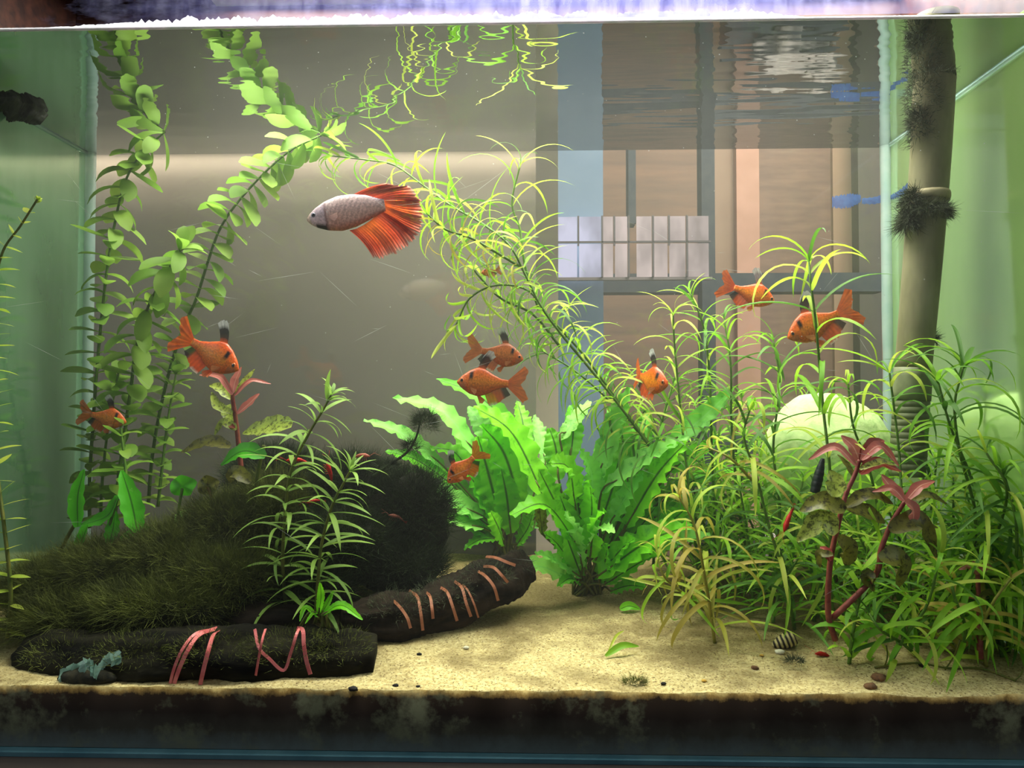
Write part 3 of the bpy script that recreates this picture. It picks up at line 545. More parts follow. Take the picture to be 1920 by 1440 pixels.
# ------------------------------------------------------------------ filter pipe
fp_ = thing('filter_pipe', G(1705, 1010), 'algae-covered pipe leaning at right with ribbed lower end', 'pipe')
m_pipe = mat('algae_pipe', (150, 145, 112), (112, 108, 78), 45, .7, .3, stretch=(1, 1, .35))
pd = lambda t: .075 + .012 * t
pc = [(1757, 28), (1752, 150), (1744, 300), (1733, 450), (1722, 580), (1712, 690)]
tubepart(fp_, 'pipe', [P(a, b, pd(i / 5)) for i, (a, b) in enumerate(pc)], lambda t: px2m(36 - 5 * t, .09), m_pipe, 20, n=8)
for a, b, rr, dd in ((1751, 132, 39, .0775), (1741, 368, 37.5, .080)):
    vv, ff = tube([P(a, b - 7, dd), P(a, b - 2, dd), P(a, b + 3, dd), P(a - .5, b + 9, dd)], lambda t: px2m(rr - 2.5 * abs(t - .5) * 2, dd), 20); part(fp_, 'node_ring', vv, ff, mat('ring', (170, 160, 125), (135, 125, 90), 60, .7, .3))
m_rib = mat('strainer', (128, 132, 102), (96, 100, 74), 70, .6, .3)
p0, p1 = P(1712, 690, .087), P(1701, 892, .088)
vv, ff = tube([p0 + (p1 - p0) * (i / 4) for i in range(5)], px2m(25, .11), 18); strainer = part(fp_, 'strainer', vv, ff, mat('strainer_core', (70, 76, 56), (50, 56, 40), 70, .7, .3))
vv, ff = tube([p0 + (p1 - p0) * (i / 4 * .3) for i in range(5)], px2m(31, .11), 18); part(fp_, 'collar', vv, ff, m_rib)
me_rib = None
for k in range(12):
    q = p0 + (p1 - p0) * (.33 + .67 * k / 11.5); r1 = px2m(30, .11)
    if me_rib is None:
        vv, ff = tube([Vector((0, 0, z)) for z in (-.0022, -.0017, .0017, .0022)], lambda t: r1 * (.93 if t in (0, 1) else 1), 20); me_rib = mesh('rib', vv, ff, m_rib)
    link('rib', me_rib, strainer, Matrix.Translation(q - fp_.location))
def pipemoss(px, py, d, rx, ry, n, L, seed, up=-.5):
    V, Fc = hairs([tuple(P(px, py, d)) + (px2m(rx, d), px2m(rx, d), px2m(ry, d))], n, L, .00022, seed, up=up); V = V - np.array(fp_.location); o = link('moss_tuft', hairmesh('moss_tuft', V, Fc, m_alga), fp_); o['kind'] = 'stuff'
pipemoss(1737, 402, .0785, 40, 20, 2200, .008, 31, -.8); pipemoss(1712, 395, .078, 18, 44, 1300, .008, 32, -.9); pipemoss(1704, 425, .078, 16, 24, 800, .010, 36, -1.2)
pipemoss(1747, 145, .0745, 40, 24, 1100, .006, 33); pipemoss(1726, 250, .076, 20, 58, 1400, .007, 34, -.6); pipemoss(1736, 85, .0735, 32, 52, 1200, .006, 35); pipemoss(1748, 640, .085, 10, 14, 200, .006, 37)
pipemoss(1732, 200, .0755, 34, 62, 1100, .005, 38)
# ------------------------------------------------------------------ stem plants
UL = {}
def inside(p): return D0 + .0012 < p.y < YB - .001 and XL + .001 < p.x < XR - .001 and sand_z(p.x, p.y - D0) - .001 < p.z < ZW - .0004
def MIDS(me): n = len(me.vertices) // 3; return (3 * (n // 3) + 1, 3 * (n // 2) + 1, 3 * (3 * n // 4) + 1, 3 * (n - 1) + 1)
def leafset(key, kind, mname, bends, nseg=8, fold=0.15):
    UL[key] = [unit_leaf('leaf', kind, M_[mname], b, nseg, fold) for b in bends]
leafset('bacopa', 'spoon', 'bacopa', (0.35, 0.9, -0.2, 1.2), 7, 1.2)
for k in ('needle', 'needle_pale', 'needle_dark', 'needle_amber'): leafset(k, 'needle', k, (1.1, 1.8, 2.4, 2.9), 10, 0.25)
leafset('willow', 'lance', 'willow', (0.7, 1.1, 1.5), 8, 0.2)
leafset('willow_short', 'lance', 'needle_pale', (0.1, 0.3, 0.5), 5, 0.2)
def stem_plant(name, label, cat, path, lv, spacing, whorl, L, Wd, pitch, stem_m, rad=.0011, group=None, start=0.0, stop=1.0, tipn=4, taper=0.35, grow=None, flat=0.0, rnd=1, stiff=0.0, upright=0.0, base_on_sand=False):
    """path: (px, py, depth) from the base to the tip. Leaves in whorls along it, pitch = angle from the stem in degrees."""
    rg = random.Random(hash((name, rnd)) if False else rnd * 7919 + int(path[0][0] * 13 + path[0][1]))
    pts = [P(*p) for p in path]
    for p in pts: p.x = max(XL + .006, min(XR - .006, p.x))
    root = thing(name, pts[0], label, cat, group); c = catmull(pts, 10)
    tubepart(root, 'stem', pts, lambda t: rad * (1 - .45 * t), stem_m, 6, n=10)
    ln = [0.0]
    for a, b in zip(c, c[1:]): ln.append(ln[-1] + (b - a).length)
    T = ln[-1]; spf = spacing if callable(spacing) else (lambda q: spacing); s = start * T + spf(0) * .5; ph = rg.uniform(0, 6.28)
    def at(s):
        i = max(0, min(len(c) - 2, int(np.searchsorted(ln, s)) - 1)); k = (s - ln[i]) / max(1e-9, ln[i + 1] - ln[i]); return c[i].lerp(c[i + 1], k), (c[min(i + 2, len(c) - 1)] - c[max(i - 1, 0)]).normalized()
    nodes = []
    while s < stop * T: nodes.append((s, whorl, 1.0)); s += spf(s / T) * rg.uniform(.85, 1.15)
    if tipn: nodes.append((T, tipn, 0.75))
    for s, wn, sc in nodes:
        p, t = at(min(s, T)); a = t.cross(Vector((0, 1, .13))).normalized(); b = t.cross(a)
        q = s / T; l = L * (1 - taper * max(0, (q - .75) / .25)) * sc; l = l * grow(q) if grow else l
        for k in range(wn):
            for tr_ in range(7):
                an = ph + 2 * math.pi * k / wn + rg.uniform(-.35, .35) * (1 + tr_ * 1.6); rd = a * math.cos(an) + b * math.sin(an) * (1 - flat)
                pt_ = pitch(q) if callable(pitch) else pitch; pi = math.radians((pt_ * (1 - (0 if callable(pitch) else .45) * max(0, (q - .8) / .2)) if sc == 1 else 32) + rg.gauss(0, 9)); x = rd.normalized() * math.sin(pi) + t * math.cos(pi) + Vector((0, 0, upright))
                lk = lv(q, rg) if callable(lv) else lv; me = rg.choice(UL[lk]); up = t + Vector((rg.gauss(0, .25), rg.gauss(0, .25) - .25, .35 + rg.gauss(0, .15)))
                ll = l * rg.uniform(.78, 1.15) * (1 if tr_ < 4 else .6); M = frame(p, x, up, ll, Wd * rg.uniform(.85, 1.15) * (0.7 if sc < 1 else 1), pts[0])
                if all(inside(M @ me.vertices[i].co + pts[0]) for i in MIDS(me)): break
            else: continue
            link('leaf', me, root, M)
        ph += 2 * math.pi / max(1, wn) * .5 + (2.4 if wn == 1 else 0)
    return root
DROOP = lambda q: 76 + 44 * max(0, (q - .45) / .55)
random.seed(11)
# round-leaved stems at the left
gb = None
bl = 'background stem plant'
stem_plant('bacopa_stem', 'round-leaved green stem nearest the left corner, its top bending right', 'plant', [(168, 990, .165), (168, 900, .165), (174, 800, .16), (181, 700, .155), (190, 600, .15), (200, 510, .145), (214, 425, .148), (235, 340, .15), (268, 285, .15), (312, 245, .151)], 'bacopa', lambda q: .0088 - .0030 * q, 2, .0225, .0112, DROOP, M_['stem_green'], .0013, tipn=6, rnd=2, grow=lambda q: 0.75 + .55 * q, taper=.1)
stem_plant('bacopa_stem', 'tall round-leaved green stem bending right to the water surface', 'plant', [(278, 945, .17), (285, 860, .17), (300, 770, .165), (322, 680, .16), (348, 605, .155), (368, 560, .15), (390, 490, .15), (412, 430, .15), (445, 380, .152), (495, 325, .155), (545, 282, .158), (602, 254, .158)], 'bacopa', lambda q: .0088 - .0030 * q, 2, .0225, .0112, DROOP, M_['stem_green'], .0013, tipn=6, rnd=3, grow=lambda q: 0.75 + .5 * q, taper=.05)
stem_plant('bacopa_stem', 'bushiest round-leaved green stem, topping out in mid-water between two taller ones', 'plant', [(214, 985, .13), (222, 900, .13), (234, 810, .13), (245, 730, .125), (256, 650, .12), (278, 575, .115), (310, 515, .11), (338, 470, .11)], 'bacopa', lambda q: .0080 - .0024 * q, 2, .0225, .0115, DROOP, M_['stem_green'], .0014, tipn=6, rnd=4, grow=lambda q: 0.85 + .35 * q, taper=.1)
stem_plant('bacopa_stem', 'short pale round-leaved stem low between the taller ones at left', 'plant', [(250, 990, .10), (240, 920, .10), (232, 850, .10), (226, 800, .10)], 'bacopa', .011, 2, .019, .0085, 80, M_['stem_green'], .0012, tipn=2, rnd=6)
stem_plant('bacopa_stem', 'short round-leaved stem right of the bushiest one, below the bright orange fish', 'plant', [(296, 950, .15), (306, 860, .15), (316, 780, .15), (330, 700, .148)], 'bacopa', .0085, 2, .019, .0092, 72, M_['stem_green'], .0012, tipn=5, rnd=13)
stem_plant('bacopa_stem', 'short round-leaved stem left of the bushiest one, behind the small orange fish', 'plant', [(188, 985, .15), (192, 900, .15), (203, 800, .148), (222, 700, .145)], 'bacopa', .0085, 2, .020, .0096, 72, M_['stem_green'], .0012, tipn=5, rnd=14)
stem_plant('rotala_stem', 'small-leaved stem at the left edge of the frame', 'plant', [(14, 1196, .040), (20, 1110, .040), (8, 990, .040), (-6, 880, .045), (-16, 760, .05), (-14, 640, .055), (-10, 540, .06), (6, 470, .06), (38, 424, .06), (70, 374, .06)], 'willow_short', .0082, 2, .0145, .0036, 84, M_['stem_olive'], .0012, tipn=5, rnd=5, flat=.5, taper=.75)
# narrow-leaved stems in the middle left
stem_plant('willow_stem', 'narrow-leaved green stem with red-brown tip, taller of the two in front of the moss', 'plant', [(536, 1140, .055), (530, 1060, .055), (534, 970, .055), (545, 885, .055), (578, 815, .055), (606, 768, .055), (620, 742, .055)], lambda q, r: 'willow', .0072, 4, .032, .0029, 72, M_['stem_olive'], .0011, tipn=6, rnd=7, flat=.25)
stem_plant('willow_stem', 'shorter narrow-leaved green stem right beside the taller one in front of the moss', 'plant', [(592, 1150, .045), (596, 1090, .045), (603, 1020, .045), (622, 950, .045), (642, 910, .045), (656, 884, .045)], 'willow', .0066, 4, .032, .0029, 72, M_['stem_olive'], .0011, tipn=7, rnd=8, flat=.25)
# needle-leaved floating branch in the centre
def mixl(*ks):
    return lambda q, r: r.choice(ks)
def sp(path, label, lv=None, L=.030, Wd=.0023, spacing=.0085, whorl=2, rnd=1, stem='stem_green', name='needle_stem', group=None, pitch=58, **kw):
    return stem_plant(name, label, 'plant', path, lv or mixl('needle', 'needle', 'needle_dark', 'needle_pale'), spacing * .72, whorl, L * 1.38, Wd * .88, pitch, M_[stem], kw.pop('rad', .0011), group=group, rnd=rnd, **kw)
sp([(1235, 860, .12), (1165, 765, .115), (1105, 690, .11), (1055, 630, .105), (1015, 575, .10), (985, 515, .10), (955, 460, .10), (905, 420, .115), (845, 385, .13), (790, 345, .145), (740, 310, .155), (690, 300, .16), (620, 292, .165)], 'long needle-leaved stem floating diagonally from centre right up past the big red fish', L=.034, spacing=.0105, rnd=21, taper=.2, pitch=55)
sp([(1230, 850, .13), (1150, 740, .125), (1090, 660, .12), (1035, 600, .115), (990, 545, .11), (930, 535, .105), (880, 560, .10), (855, 610, .10)], 'needle-leaved side shoot curling down left above the centre fish pair', mixl('needle', 'needle_pale', 'needle_pale'), L=.030, spacing=.0085, rnd=22, taper=.1)
sp([(975, 500, .10), (925, 470, .095), (880, 445, .095), (835, 430, .09), (800, 400, .09)], 'needle-leaved side shoot with yellowish leaves right behind the big red fish', mixl('needle_pale', 'needle', 'needle_amber'), L=.026, spacing=.0062, whorl=3, rnd=23, taper=.1)
sp([(1010, 580, .12), (985, 500, .12), (975, 430, .125), (960, 380, .125), (975, 310, .125)], 'needle-leaved side shoot reaching up to the water surface', L=.036, spacing=.017, rnd=24, pitch=40, taper=.1)
sp([(1250, 880, .14), (1180, 790, .14), (1120, 730, .14), (1070, 690, .14), (1020, 660, .14)], 'darker needle-leaved stem below the long floating one', mixl('needle_dark', 'needle'), L=.034, rnd=25)
sp([(1050, 650, .11), (1000, 590, .11), (940, 560, .11), (900, 520, .11), (885, 500, .11)], 'needle-leaved side shoot around the small brown fish', mixl('needle_pale', 'needle'), L=.026, spacing=.007, rnd=26)
# the needle-leaved thicket at right
def base(px, py): g = G(px, py); return g.y - D0
thk = 'needle-leaved stems of the thicket at right'
named = [
 ([(1566, 1190), (1556, 1080), (1558, 960), (1555, 870), (1545, 780), (1537, 690), (1529, 600), (1520, 530), (1517, 492)], .055, 'tall needle-leaved stem in front of the pale stone, long leaves arching from its tip', dict(L=.042, Wd=.0034, spacing=.017, pitch=48, tipn=7, taper=0, start=.35, lv=mixl('needle', 'needle_pale', 'needle_dark'))),
 ([(1885, 1230), (1860, 1130), (1848, 1040), (1845, 960), (1815, 880), (1782, 800), (1760, 720)], .045, 'needle-leaved stem right of the ribbed pipe end, top curling right', dict(L=.034, Wd=.0030, spacing=.0115, tipn=5, taper=0)),
 ([(1725, 1210), (1705, 1100), (1692, 950), (1685, 840), (1668, 700)], .065, 'needle-leaved stem crossing just left of the ribbed pipe end', dict(L=.036, Wd=.0028, spacing=.013, taper=0)),
 ([(1490, 1180), (1470, 1080), (1440, 980), (1418, 890), (1395, 820), (1405, 770)], .06, 'needle-leaved stem with arched dark leaves left of the pale stone', dict(L=.038, Wd=.0030, spacing=.0105, lv=mixl('needle_dark', 'needle', 'needle_dark', 'needle_pale'))),
 ([(1310, 1080), (1290, 900), (1275, 760), (1265, 650), (1262, 592)], .12, 'needle-leaved stem with pale tip just right of the fish that faces the camera', dict(L=.034, spacing=.0125, lv=mixl('needle', 'needle_pale'), pitch=45)),
 ([(1345, 1060), (1335, 850), (1330, 700), (1318, 610), (1295, 552)], .13, 'slender needle-leaved stem rising behind the fish that faces the camera', dict(L=.034, spacing=.012, pitch=45)),
 ([(1410, 1090), (1385, 950), (1372, 800), (1370, 680), (1358, 600)], .13, 'needle-leaved stem ending just below the orange fish with pale back fin', dict(L=.034, spacing=.012, pitch=45)),
 ([(1225, 1060), (1232, 900), (1240, 800), (1262, 720)], .14, 'needle-leaved stem directly behind the right half of the broad-leaf plant', dict(L=.034, spacing=.009, pitch=45, lv=mixl('needle_dark', 'needle'))),
 ([(1738, 1130), (1735, 1000), (1730, 880), (1724, 800), (1716, 740)], .112, 'needle-leaved stem growing up behind the ribbed pipe end', dict(L=.034, spacing=.010)),
 ([(1800, 1190), (1822, 1060), (1828, 960), (1800, 850), (1790, 760), (1806, 690)], .045, 'needle-leaved stem between the ribbed pipe end and the right edge, tallest there', dict(L=.038, Wd=.0032, spacing=.0105, lv=mixl('needle', 'needle_dark'), tipn=6, taper=0)),
 ([(1905, 1200), (1900, 1080), (1905, 980), (1880, 880)], .025, 'dark needle-leaved stem cut by the right edge of the frame', dict(L=.036, Wd=.0030, spacing=.010, lv=mixl('needle_dark', 'needle'))),
 ([(1640, 1140), (1650, 1000), (1630, 880), (1600, 800), (1590, 720)], .09, 'needle-leaved stem in front of the right edge of the pale stone', dict(L=.036, Wd=.0028, spacing=.013, lv=mixl('needle', 'needle_pale'))),
 ([(1450, 1120), (1462, 960), (1450, 840), (1462, 720), (1450, 640)], .11, 'needle-leaved stem rising left of the pale stone below the large orange fish', dict(L=.038, Wd=.0028, spacing=.0125, lv=mixl('needle_dark', 'needle'), pitch=48)),
 ([(1905, 1170), (1895, 1020), (1888, 920), (1850, 850)], .03, 'needle-leaved stem at the right edge with its top leaning left', dict(L=.036, spacing=.010)),
 ([(1340, 1205), (1328, 1120), (1312, 1030), (1300, 980), (1275, 935)], .035, 'amber needle-leaved stem with hanging leaves at the front edge of the thicket', dict(L=.040, Wd=.0030, spacing=.0085, lv=mixl('needle_amber', 'needle_amber', 'needle_pale'), stem='stem_yellow')),
 ([(1330, 1150), (1285, 1115), (1245, 1080), (1230, 1030)], .05, 'thin amber needle-leaved stem leaning left towards the broad-leaf plant', dict(L=.028, spacing=.011, lv=mixl('needle_amber', 'needle_pale', 'needle'), stem='stem_yellow')),
 ([(1410, 900), (1370, 860), (1330, 840)], .07, 'amber needle-leaved side shoot floating left of the pale stone', dict(L=.034, spacing=.008, lv=mixl('needle_amber', 'needle_pale'), stem='stem_yellow')),
 ([(1592, 1245), (1600, 1180), (1612, 1120), (1618, 1075)], .024, 'dark strap-leaved stem at the foot of the red-stemmed plant', dict(L=.026, Wd=.0042, spacing=.008, lv=mixl('needle', 'needle_dark'), pitch=40, upright=.2)),
 ([(1665, 1250), (1700, 1190), (1740, 1130), (1762, 1040)], .022, 'low strap-leaved stem just right of the red-stemmed plant', dict(L=.034, Wd=.0034, spacing=.010)),
 ([(1850, 1250), (1838, 1190), (1862, 1130), (1895, 1085)], .02, 'amber-leaved stem at the right edge near the front glass', dict(L=.036, Wd=.0036, spacing=.0085, lv=mixl('needle_amber', 'needle_pale', 'needle'), stem='stem_yellow')),
 ([(1725, 1235), (1690, 1205), (1650, 1180), (1630, 1150)], .022, 'low stem leaning left over the red shrimp on the sand', dict(L=.026, Wd=.0028, spacing=.0075)),
 ([(1800, 1235), (1810, 1180), (1790, 1120), (1780, 1080)], .025, 'short bushy stem between the runner roots at right', dict(L=.030, Wd=.0032, spacing=.0075, lv=mixl('needle', 'needle_amber'))),
]
for i, (path, d, lb, kw) in enumerate(named):
    n = len(path); b = base(*path[0]) if path[0][1] > 1100 else d
    sp([(x, y, (b if k == 0 else b + (d - b) * min(1, k / max(1, n * .5))) + (0 if k == 0 else .004 * math.sin(k * 1.7 + i))) for k, (x, y) in enumerate(path)], lb, rnd=40 + i, **kw)
rg = random.Random(5)
k = 0
where = ['right of the broad-leaf plant', 'behind the hanging amber leaves', 'left of the pale stone', 'below the pale stone', 'behind the red-stemmed plant', 'right of the red stem', 'below the ribbed pipe end', 'right of the ribbed pipe end', 'around the small pink-topped plant', 'at the right edge']
ordn = ['foremost', 'second from the front', 'third from the front', 'fourth from the front', 'fifth from the front', 'sixth from the front']
for ci, (bx, by, hgt, cnt) in enumerate(((1300, 1110, 200, 4), (1355, 1140, 230, 6), (1425, 1165, 270, 6), (1490, 1170, 200, 4), (1565, 1165, 160, 3), (1640, 1165, 190, 3), (1720, 1185, 190, 4), (1795, 1212, 200, 4), (1850, 1222, 190, 3), (1895, 1232, 190, 3))):
    for j in range(cnt):
        x, y = bx + rg.uniform(-40, 40), by - (24 if ci < 7 else 14 if ci == 7 else 11) * j + rg.uniform(-4, 4); d = base(x, y); h = hgt * rg.uniform(.5, 1.0) + 25 * j; lean = rg.uniform(-70, 70)
        sp([(x, y, d), (x + lean * .2, y - h * .4, d + .002), (x + lean * .6, y - h * .75, d + rg.uniform(-.01, .01)), (x + lean, y - h, d + rg.uniform(-.012, .012))], 'short needle-leaved stem %s, %s' % (where[ci], 'rearmost' if j == cnt - 1 else ordn[j]), mixl('needle', 'needle', 'needle_pale', 'needle_dark', 'needle'), L=rg.uniform(.026, .038), spacing=.0088, rnd=100 + k, group='short stems ' + where[ci], Wd=rg.uniform(.002, .003)); k += 1
# runners and loose leaves on the sand
rn = thing('runner', G(1640, 1250), 'thin plant runner with fine roots creeping over the sand at right', 'plant')
tubepart(rn, 'stem', [G(1640, 1255) + Vector((0, 0, .001)), G(1720, 1250) + Vector((0, 0, .002)), G(1775, 1256) + Vector((0, 0, .001)), G(1840, 1258) + Vector((0, 0, .0012)), G(1905, 1280) + Vector((0, 0, .001))], .0006, M_['stem_olive'])
for a, b, c_, e in ((1658, 1252, 1662, 1210), (1772, 1256, 1800, 1200), (1772, 1256, 1768, 1285), (1900, 1278, 1918, 1255), (1660, 1255, 1690, 1282)):
    g = G(a, b); tubepart(rn, 'root', [g, P((a + c_) / 2 + 4, (b + e) / 2, g.y - D0 - .001), P(c_, e, g.y - D0 - .002)], .0004, M_['stem_olive'], 5)
for (a, b, c_, e, lb, mm) in ((1135, 1235, 1198, 1225, 'loose strap of green leaf lying on the sand in the middle', 'needle'), (1140, 1228, 1170, 1195, 'thin loose green blade beside the strap on the sand', 'needle_pale')):
    r_ = thing('loose_leaf', G(a, b), lb, 'leaf'); g0, g1_ = G(a, b) + Vector((0, 0, .0015)), G(c_, e) + Vector((0, 0, .004)); blade(r_, 'blade', [g0, (g0 + g1_) / 2 + Vector((0, 0, .003)), g1_], .004 if mm == 'needle' else .0016, M_[mm])
r_ = thing('loose_leaf', G(1180, 1146), 'small round bright green leaf lying on the sand before the broad-leaf plant', 'leaf'); g = G(1180, 1148); blade(r_, 'blade', [g + Vector((-.006, 0, .002)), g + Vector((0, 0, .004)), g + Vector((.007, 0, .002))], .006, M_['crypt'])
# ------------------------------------------------------------------ broad-leaf rosettes in the middle
def rosette(name, label, bx, by, leaves, seedd, at=None):
    g = P(bx, by, at) if at else G(bx, by); root = thing(name, g, label, 'plant'); rg = random.Random(seedd); db = g.y - D0
    for L in leaves:
        tip, mid, bs, wd, mm = L[:5]; dt = L[5] if len(L) > 5 else rg.uniform(-.03, .035); db2 = db + dt * .25
        pb, pm, pt = P(bs[0], bs[1], db2), P(mid[0], mid[1], db + dt * .6), P(tip[0], tip[1], db + dt)
        wv = L[6] if len(L) > 6 else .11
        blade(root, 'leaf', [pb, pm, pt], px2m(wd, db + dt * .6), M_[mm], wav=wv, wfreq=rg.uniform(5.5, 8), nseg=22, N0=(rg.uniform(-.35, .35), -.62, .75))
        c0 = g + Vector((rg.uniform(-.010, .010), rg.uniform(-.006, .006), -.002)); tubepart(root, 'petiole', [c0, c0.lerp(pb, .5) + Vector((0, 0, .004)), pb, pb.lerp(pm, .35)], lambda t: .0011 - .0005 * t, M_['stem_olive'], 5, n=4)
    return root
A, Bp, C_, D_ = 'crypt', 'crypt_pale', 'crypt_dark', 'crypt_old'
rosette('crypt_plant', 'broad wavy-leaved green plant, left clump of two, leaves fanning left over the moss', 945, 1040, [
 ((736, 746), (830, 772), (893, 852), 40, Bp, -.01), ((818, 710), (905, 748), (1000, 850), 36, A, .01), ((682, 787), (760, 815), (832, 875), 30, Bp, .0), ((722, 846), (780, 862), (852, 912), 30, A, -.005),
 ((742, 882), (790, 902), (860, 945), 36, A, .01), ((740, 932), (815, 925), (905, 968), 50, Bp, -.03), ((804, 985), (845, 976), (905, 990), 38, Bp, -.035), ((728, 896), (752, 908), (790, 935), 22, A, .02), ((806, 840), (852, 848), (885, 895), 34, A, .0),
 ((902, 796), (945, 850), (975, 945), 64, A, -.02), ((896, 818), (915, 885), (935, 965), 64, A, -.01), ((878, 762), (902, 795), (925, 850), 40, Bp, .02), ((888, 762), (962, 815), (1025, 945), 64, A, -.03), ((970, 752), (980, 792), (988, 850), 36, A, .03), ((1002, 778), (1012, 815), (1022, 870), 30, Bp, .03),
 ((890, 900), (920, 935), (945, 985), 44, C_, .01), ((860, 930), (895, 950), (930, 990), 44, C_, .01), ((985, 850), (985, 910), (975, 980), 56, C_, .02), ((1020, 860), (1015, 920), (1000, 990), 50, C_, .03), ((800, 870), (850, 905), (905, 960), 34, A, .015), ((840, 960), (880, 985), (930, 1010), 36, C_, -.01), ((870, 1030), (900, 1012), (935, 1010), 26, C_, -.02), ((940, 880), (950, 930), (958, 1000), 50, A, -.02), ((870, 880), (900, 920), (935, 985), 44, A, -.01), ((1000, 960), (990, 990), (970, 1020), 40, C_, -.02), ((820, 925), (865, 945), (920, 990), 36, A, -.015), ((960, 800), (965, 850), (970, 930), 50, C_, .025), ((850, 800), (880, 840), (915, 905), 40, A, .02), ((920, 960), (935, 990), (945, 1020), 36, A, -.035)], 3)
rosette('crypt_plant', 'broad wavy-leaved green plant, right clump of two, leaves reaching up right', 1098, 1110, [
 ((1030, 803), (1042, 840), (1048, 900), 44, A, .02), ((1108, 752), (1082, 782), (1050, 826), 30, Bp, .04), ((1180, 726), (1152, 800), (1118, 905), 46, Bp, -.005), ((1140, 764), (1168, 825), (1150, 895), 44, C_, .03), ((1375, 727), (1315, 785), (1248, 838), 42, Bp, .0), ((1292, 818), (1212, 858), (1128, 922), 40, Bp, -.03),
 ((1288, 828), (1232, 890), (1175, 985), 68, A, -.035), ((1207, 888), (1175, 930), (1142, 985), 42, Bp, -.02), ((1032, 868), (1066, 878), (1078, 945), 58, A, -.03), ((1086, 842), (1108, 885), (1112, 940), 46, Bp, -.02), ((956, 966), (1025, 948), (1088, 1030), 46, A, -.05), ((945, 1082), (1010, 1062), (1078, 1092), 44, Bp, -.04), ((1002, 1036), (1042, 1050), (1088, 1082), 28, Bp, -.03),
 ((1297, 985), (1215, 1015), (1122, 1080), 66, A, -.045), ((1332, 1002), (1275, 1012), (1205, 1045), 34, Bp, -.03), ((1332, 925), (1282, 958), (1225, 990), 42, Bp, .01), ((1302, 898), (1255, 930), (1195, 975), 52, C_, .02), ((1152, 1000), (1126, 990), (1102, 1025), 32, Bp, -.05), ((1132, 958), (1115, 985), (1106, 1045), 48, A, -.04),
 ((1008, 930), (1012, 962), (1018, 1002), 26, D_, .0), ((1212, 1102), (1180, 1098), (1145, 1108), 32, C_, -.03), ((1345, 826), (1302, 850), (1255, 885), 34, A, .02), ((1080, 900), (1085, 950), (1095, 1010), 54, C_, .0), ((1180, 900), (1165, 960), (1140, 1030), 56, C_, .01), ((1230, 950), (1195, 995), (1150, 1050), 50, C_, .0), ((1050, 930), (1070, 985), (1090, 1050), 44, C_, -.01), ((1140, 1020), (1135, 1050), (1125, 1090), 48, A, -.02), ((1060, 1000), (1075, 1040), (1090, 1080), 40, C_, -.02), ((1200, 850), (1180, 900), (1160, 960), 44, A, .02), ((1120, 830), (1130, 880), (1130, 940), 42, C_, .025),
 ((1045, 1100), (1068, 1085), (1085, 1095), 26, C_, -.03), ((1020, 1000), (1045, 1020), (1080, 1070), 40, A, -.02), ((1190, 1010), (1165, 1030), (1125, 1075), 46, A, -.03), ((1240, 1040), (1200, 1055), (1135, 1095), 36, A, -.035), ((1160, 860), (1150, 910), (1125, 985), 50, A, .0), ((1260, 860), (1225, 900), (1165, 975), 48, A, .015), ((1400, 880), (1330, 890), (1255, 925), 36, A, .03), ((1070, 760), (1075, 800), (1070, 860), 38, C_, .04), ((1215, 770), (1200, 830), (1175, 905), 46, C_, .035), ((1300, 940), (1250, 985), (1190, 1030), 44, A, -.01), ((1105, 900), (1110, 950), (1105, 1020), 48, A, -.03), ((1060, 960), (1080, 1000), (1092, 1060), 36, Bp, -.035), ((1010, 880), (1035, 930), (1075, 1010), 48, A, .0)], 4)
# small bright rosette at the foot of the narrow-leaved stems
rosette('crypt_plant', 'small bright green rosette at the foot of the narrow-leaved stems', 595, 1165, [((562, 1165), (572, 1140), (590, 1150), 12, A, -.01, .03), ((680, 1162), (640, 1135), (605, 1152), 18, A, -.015, .04), ((600, 1092), (602, 1120), (597, 1150), 16, A, -.01, .04), ((650, 1140), (625, 1140), (602, 1156), 14, A, -.005, .03), ((572, 1170), (588, 1150), (598, 1160), 10, A, -.012, .03), ((625, 1108), (615, 1130), (602, 1152), 12, A, 0, .03)], 9, at=.036)
# green blades at the left
fr_ = thing('fern_clump', P(205, 1050, .075), 'clump of bright green strap leaves on the moss at left', 'plant')
def fb(pts, wd, mm='fern', dd=.07, wv=.02, root=fr_, **kw): blade(root, 'leaf', [P(a, b, dd + .004 * i) for i, (a, b) in enumerate(pts)], px2m(wd, dd), M_[mm], wav=wv, wfreq=3, nseg=16, **kw)
fb([(146, 988), (146, 930), (158, 880)], 36); fb([(258, 998), (246, 940), (228, 882)], 40); fb([(222, 932), (200, 968), (152, 985)], 36); fb([(165, 985), (150, 1020), (128, 1056)], 36); fb([(205, 1020), (212, 990), (216, 958)], 26)
fb([(225, 1012), (265, 996), (305, 1006)], 24); fb([(262, 1005), (266, 1045), (238, 1083)], 26); fb([(170, 1040), (185, 1038), (202, 1036)], 20); fb([(262, 1010), (280, 1016), (296, 1012)], 26)
tubepart(fr_, 'stem', [P(205, 1050, .078), P(200, 1010, .076), P(220, 935, .072)], .001, M_['stem_green']); tubepart(fr_, 'stem', [P(205, 1050, .078), P(240, 1020, .076), P(258, 995, .072)], .001, M_['stem_green']); tubepart(fr_, 'stem', [P(110, 1040, .078), P(130, 1000, .076), P(146, 975, .072)], .0012, M_['stem_olive'])
rl = thing('pennywort', P(332, 985, .085), 'small round-leaved plant with one disc leaf standing over the moss', 'plant')
tubepart(rl, 'stem', [P(332, 985, .085), P(336, 950, .082), P(342, 915, .08)], .0009, M_['stem_green'])
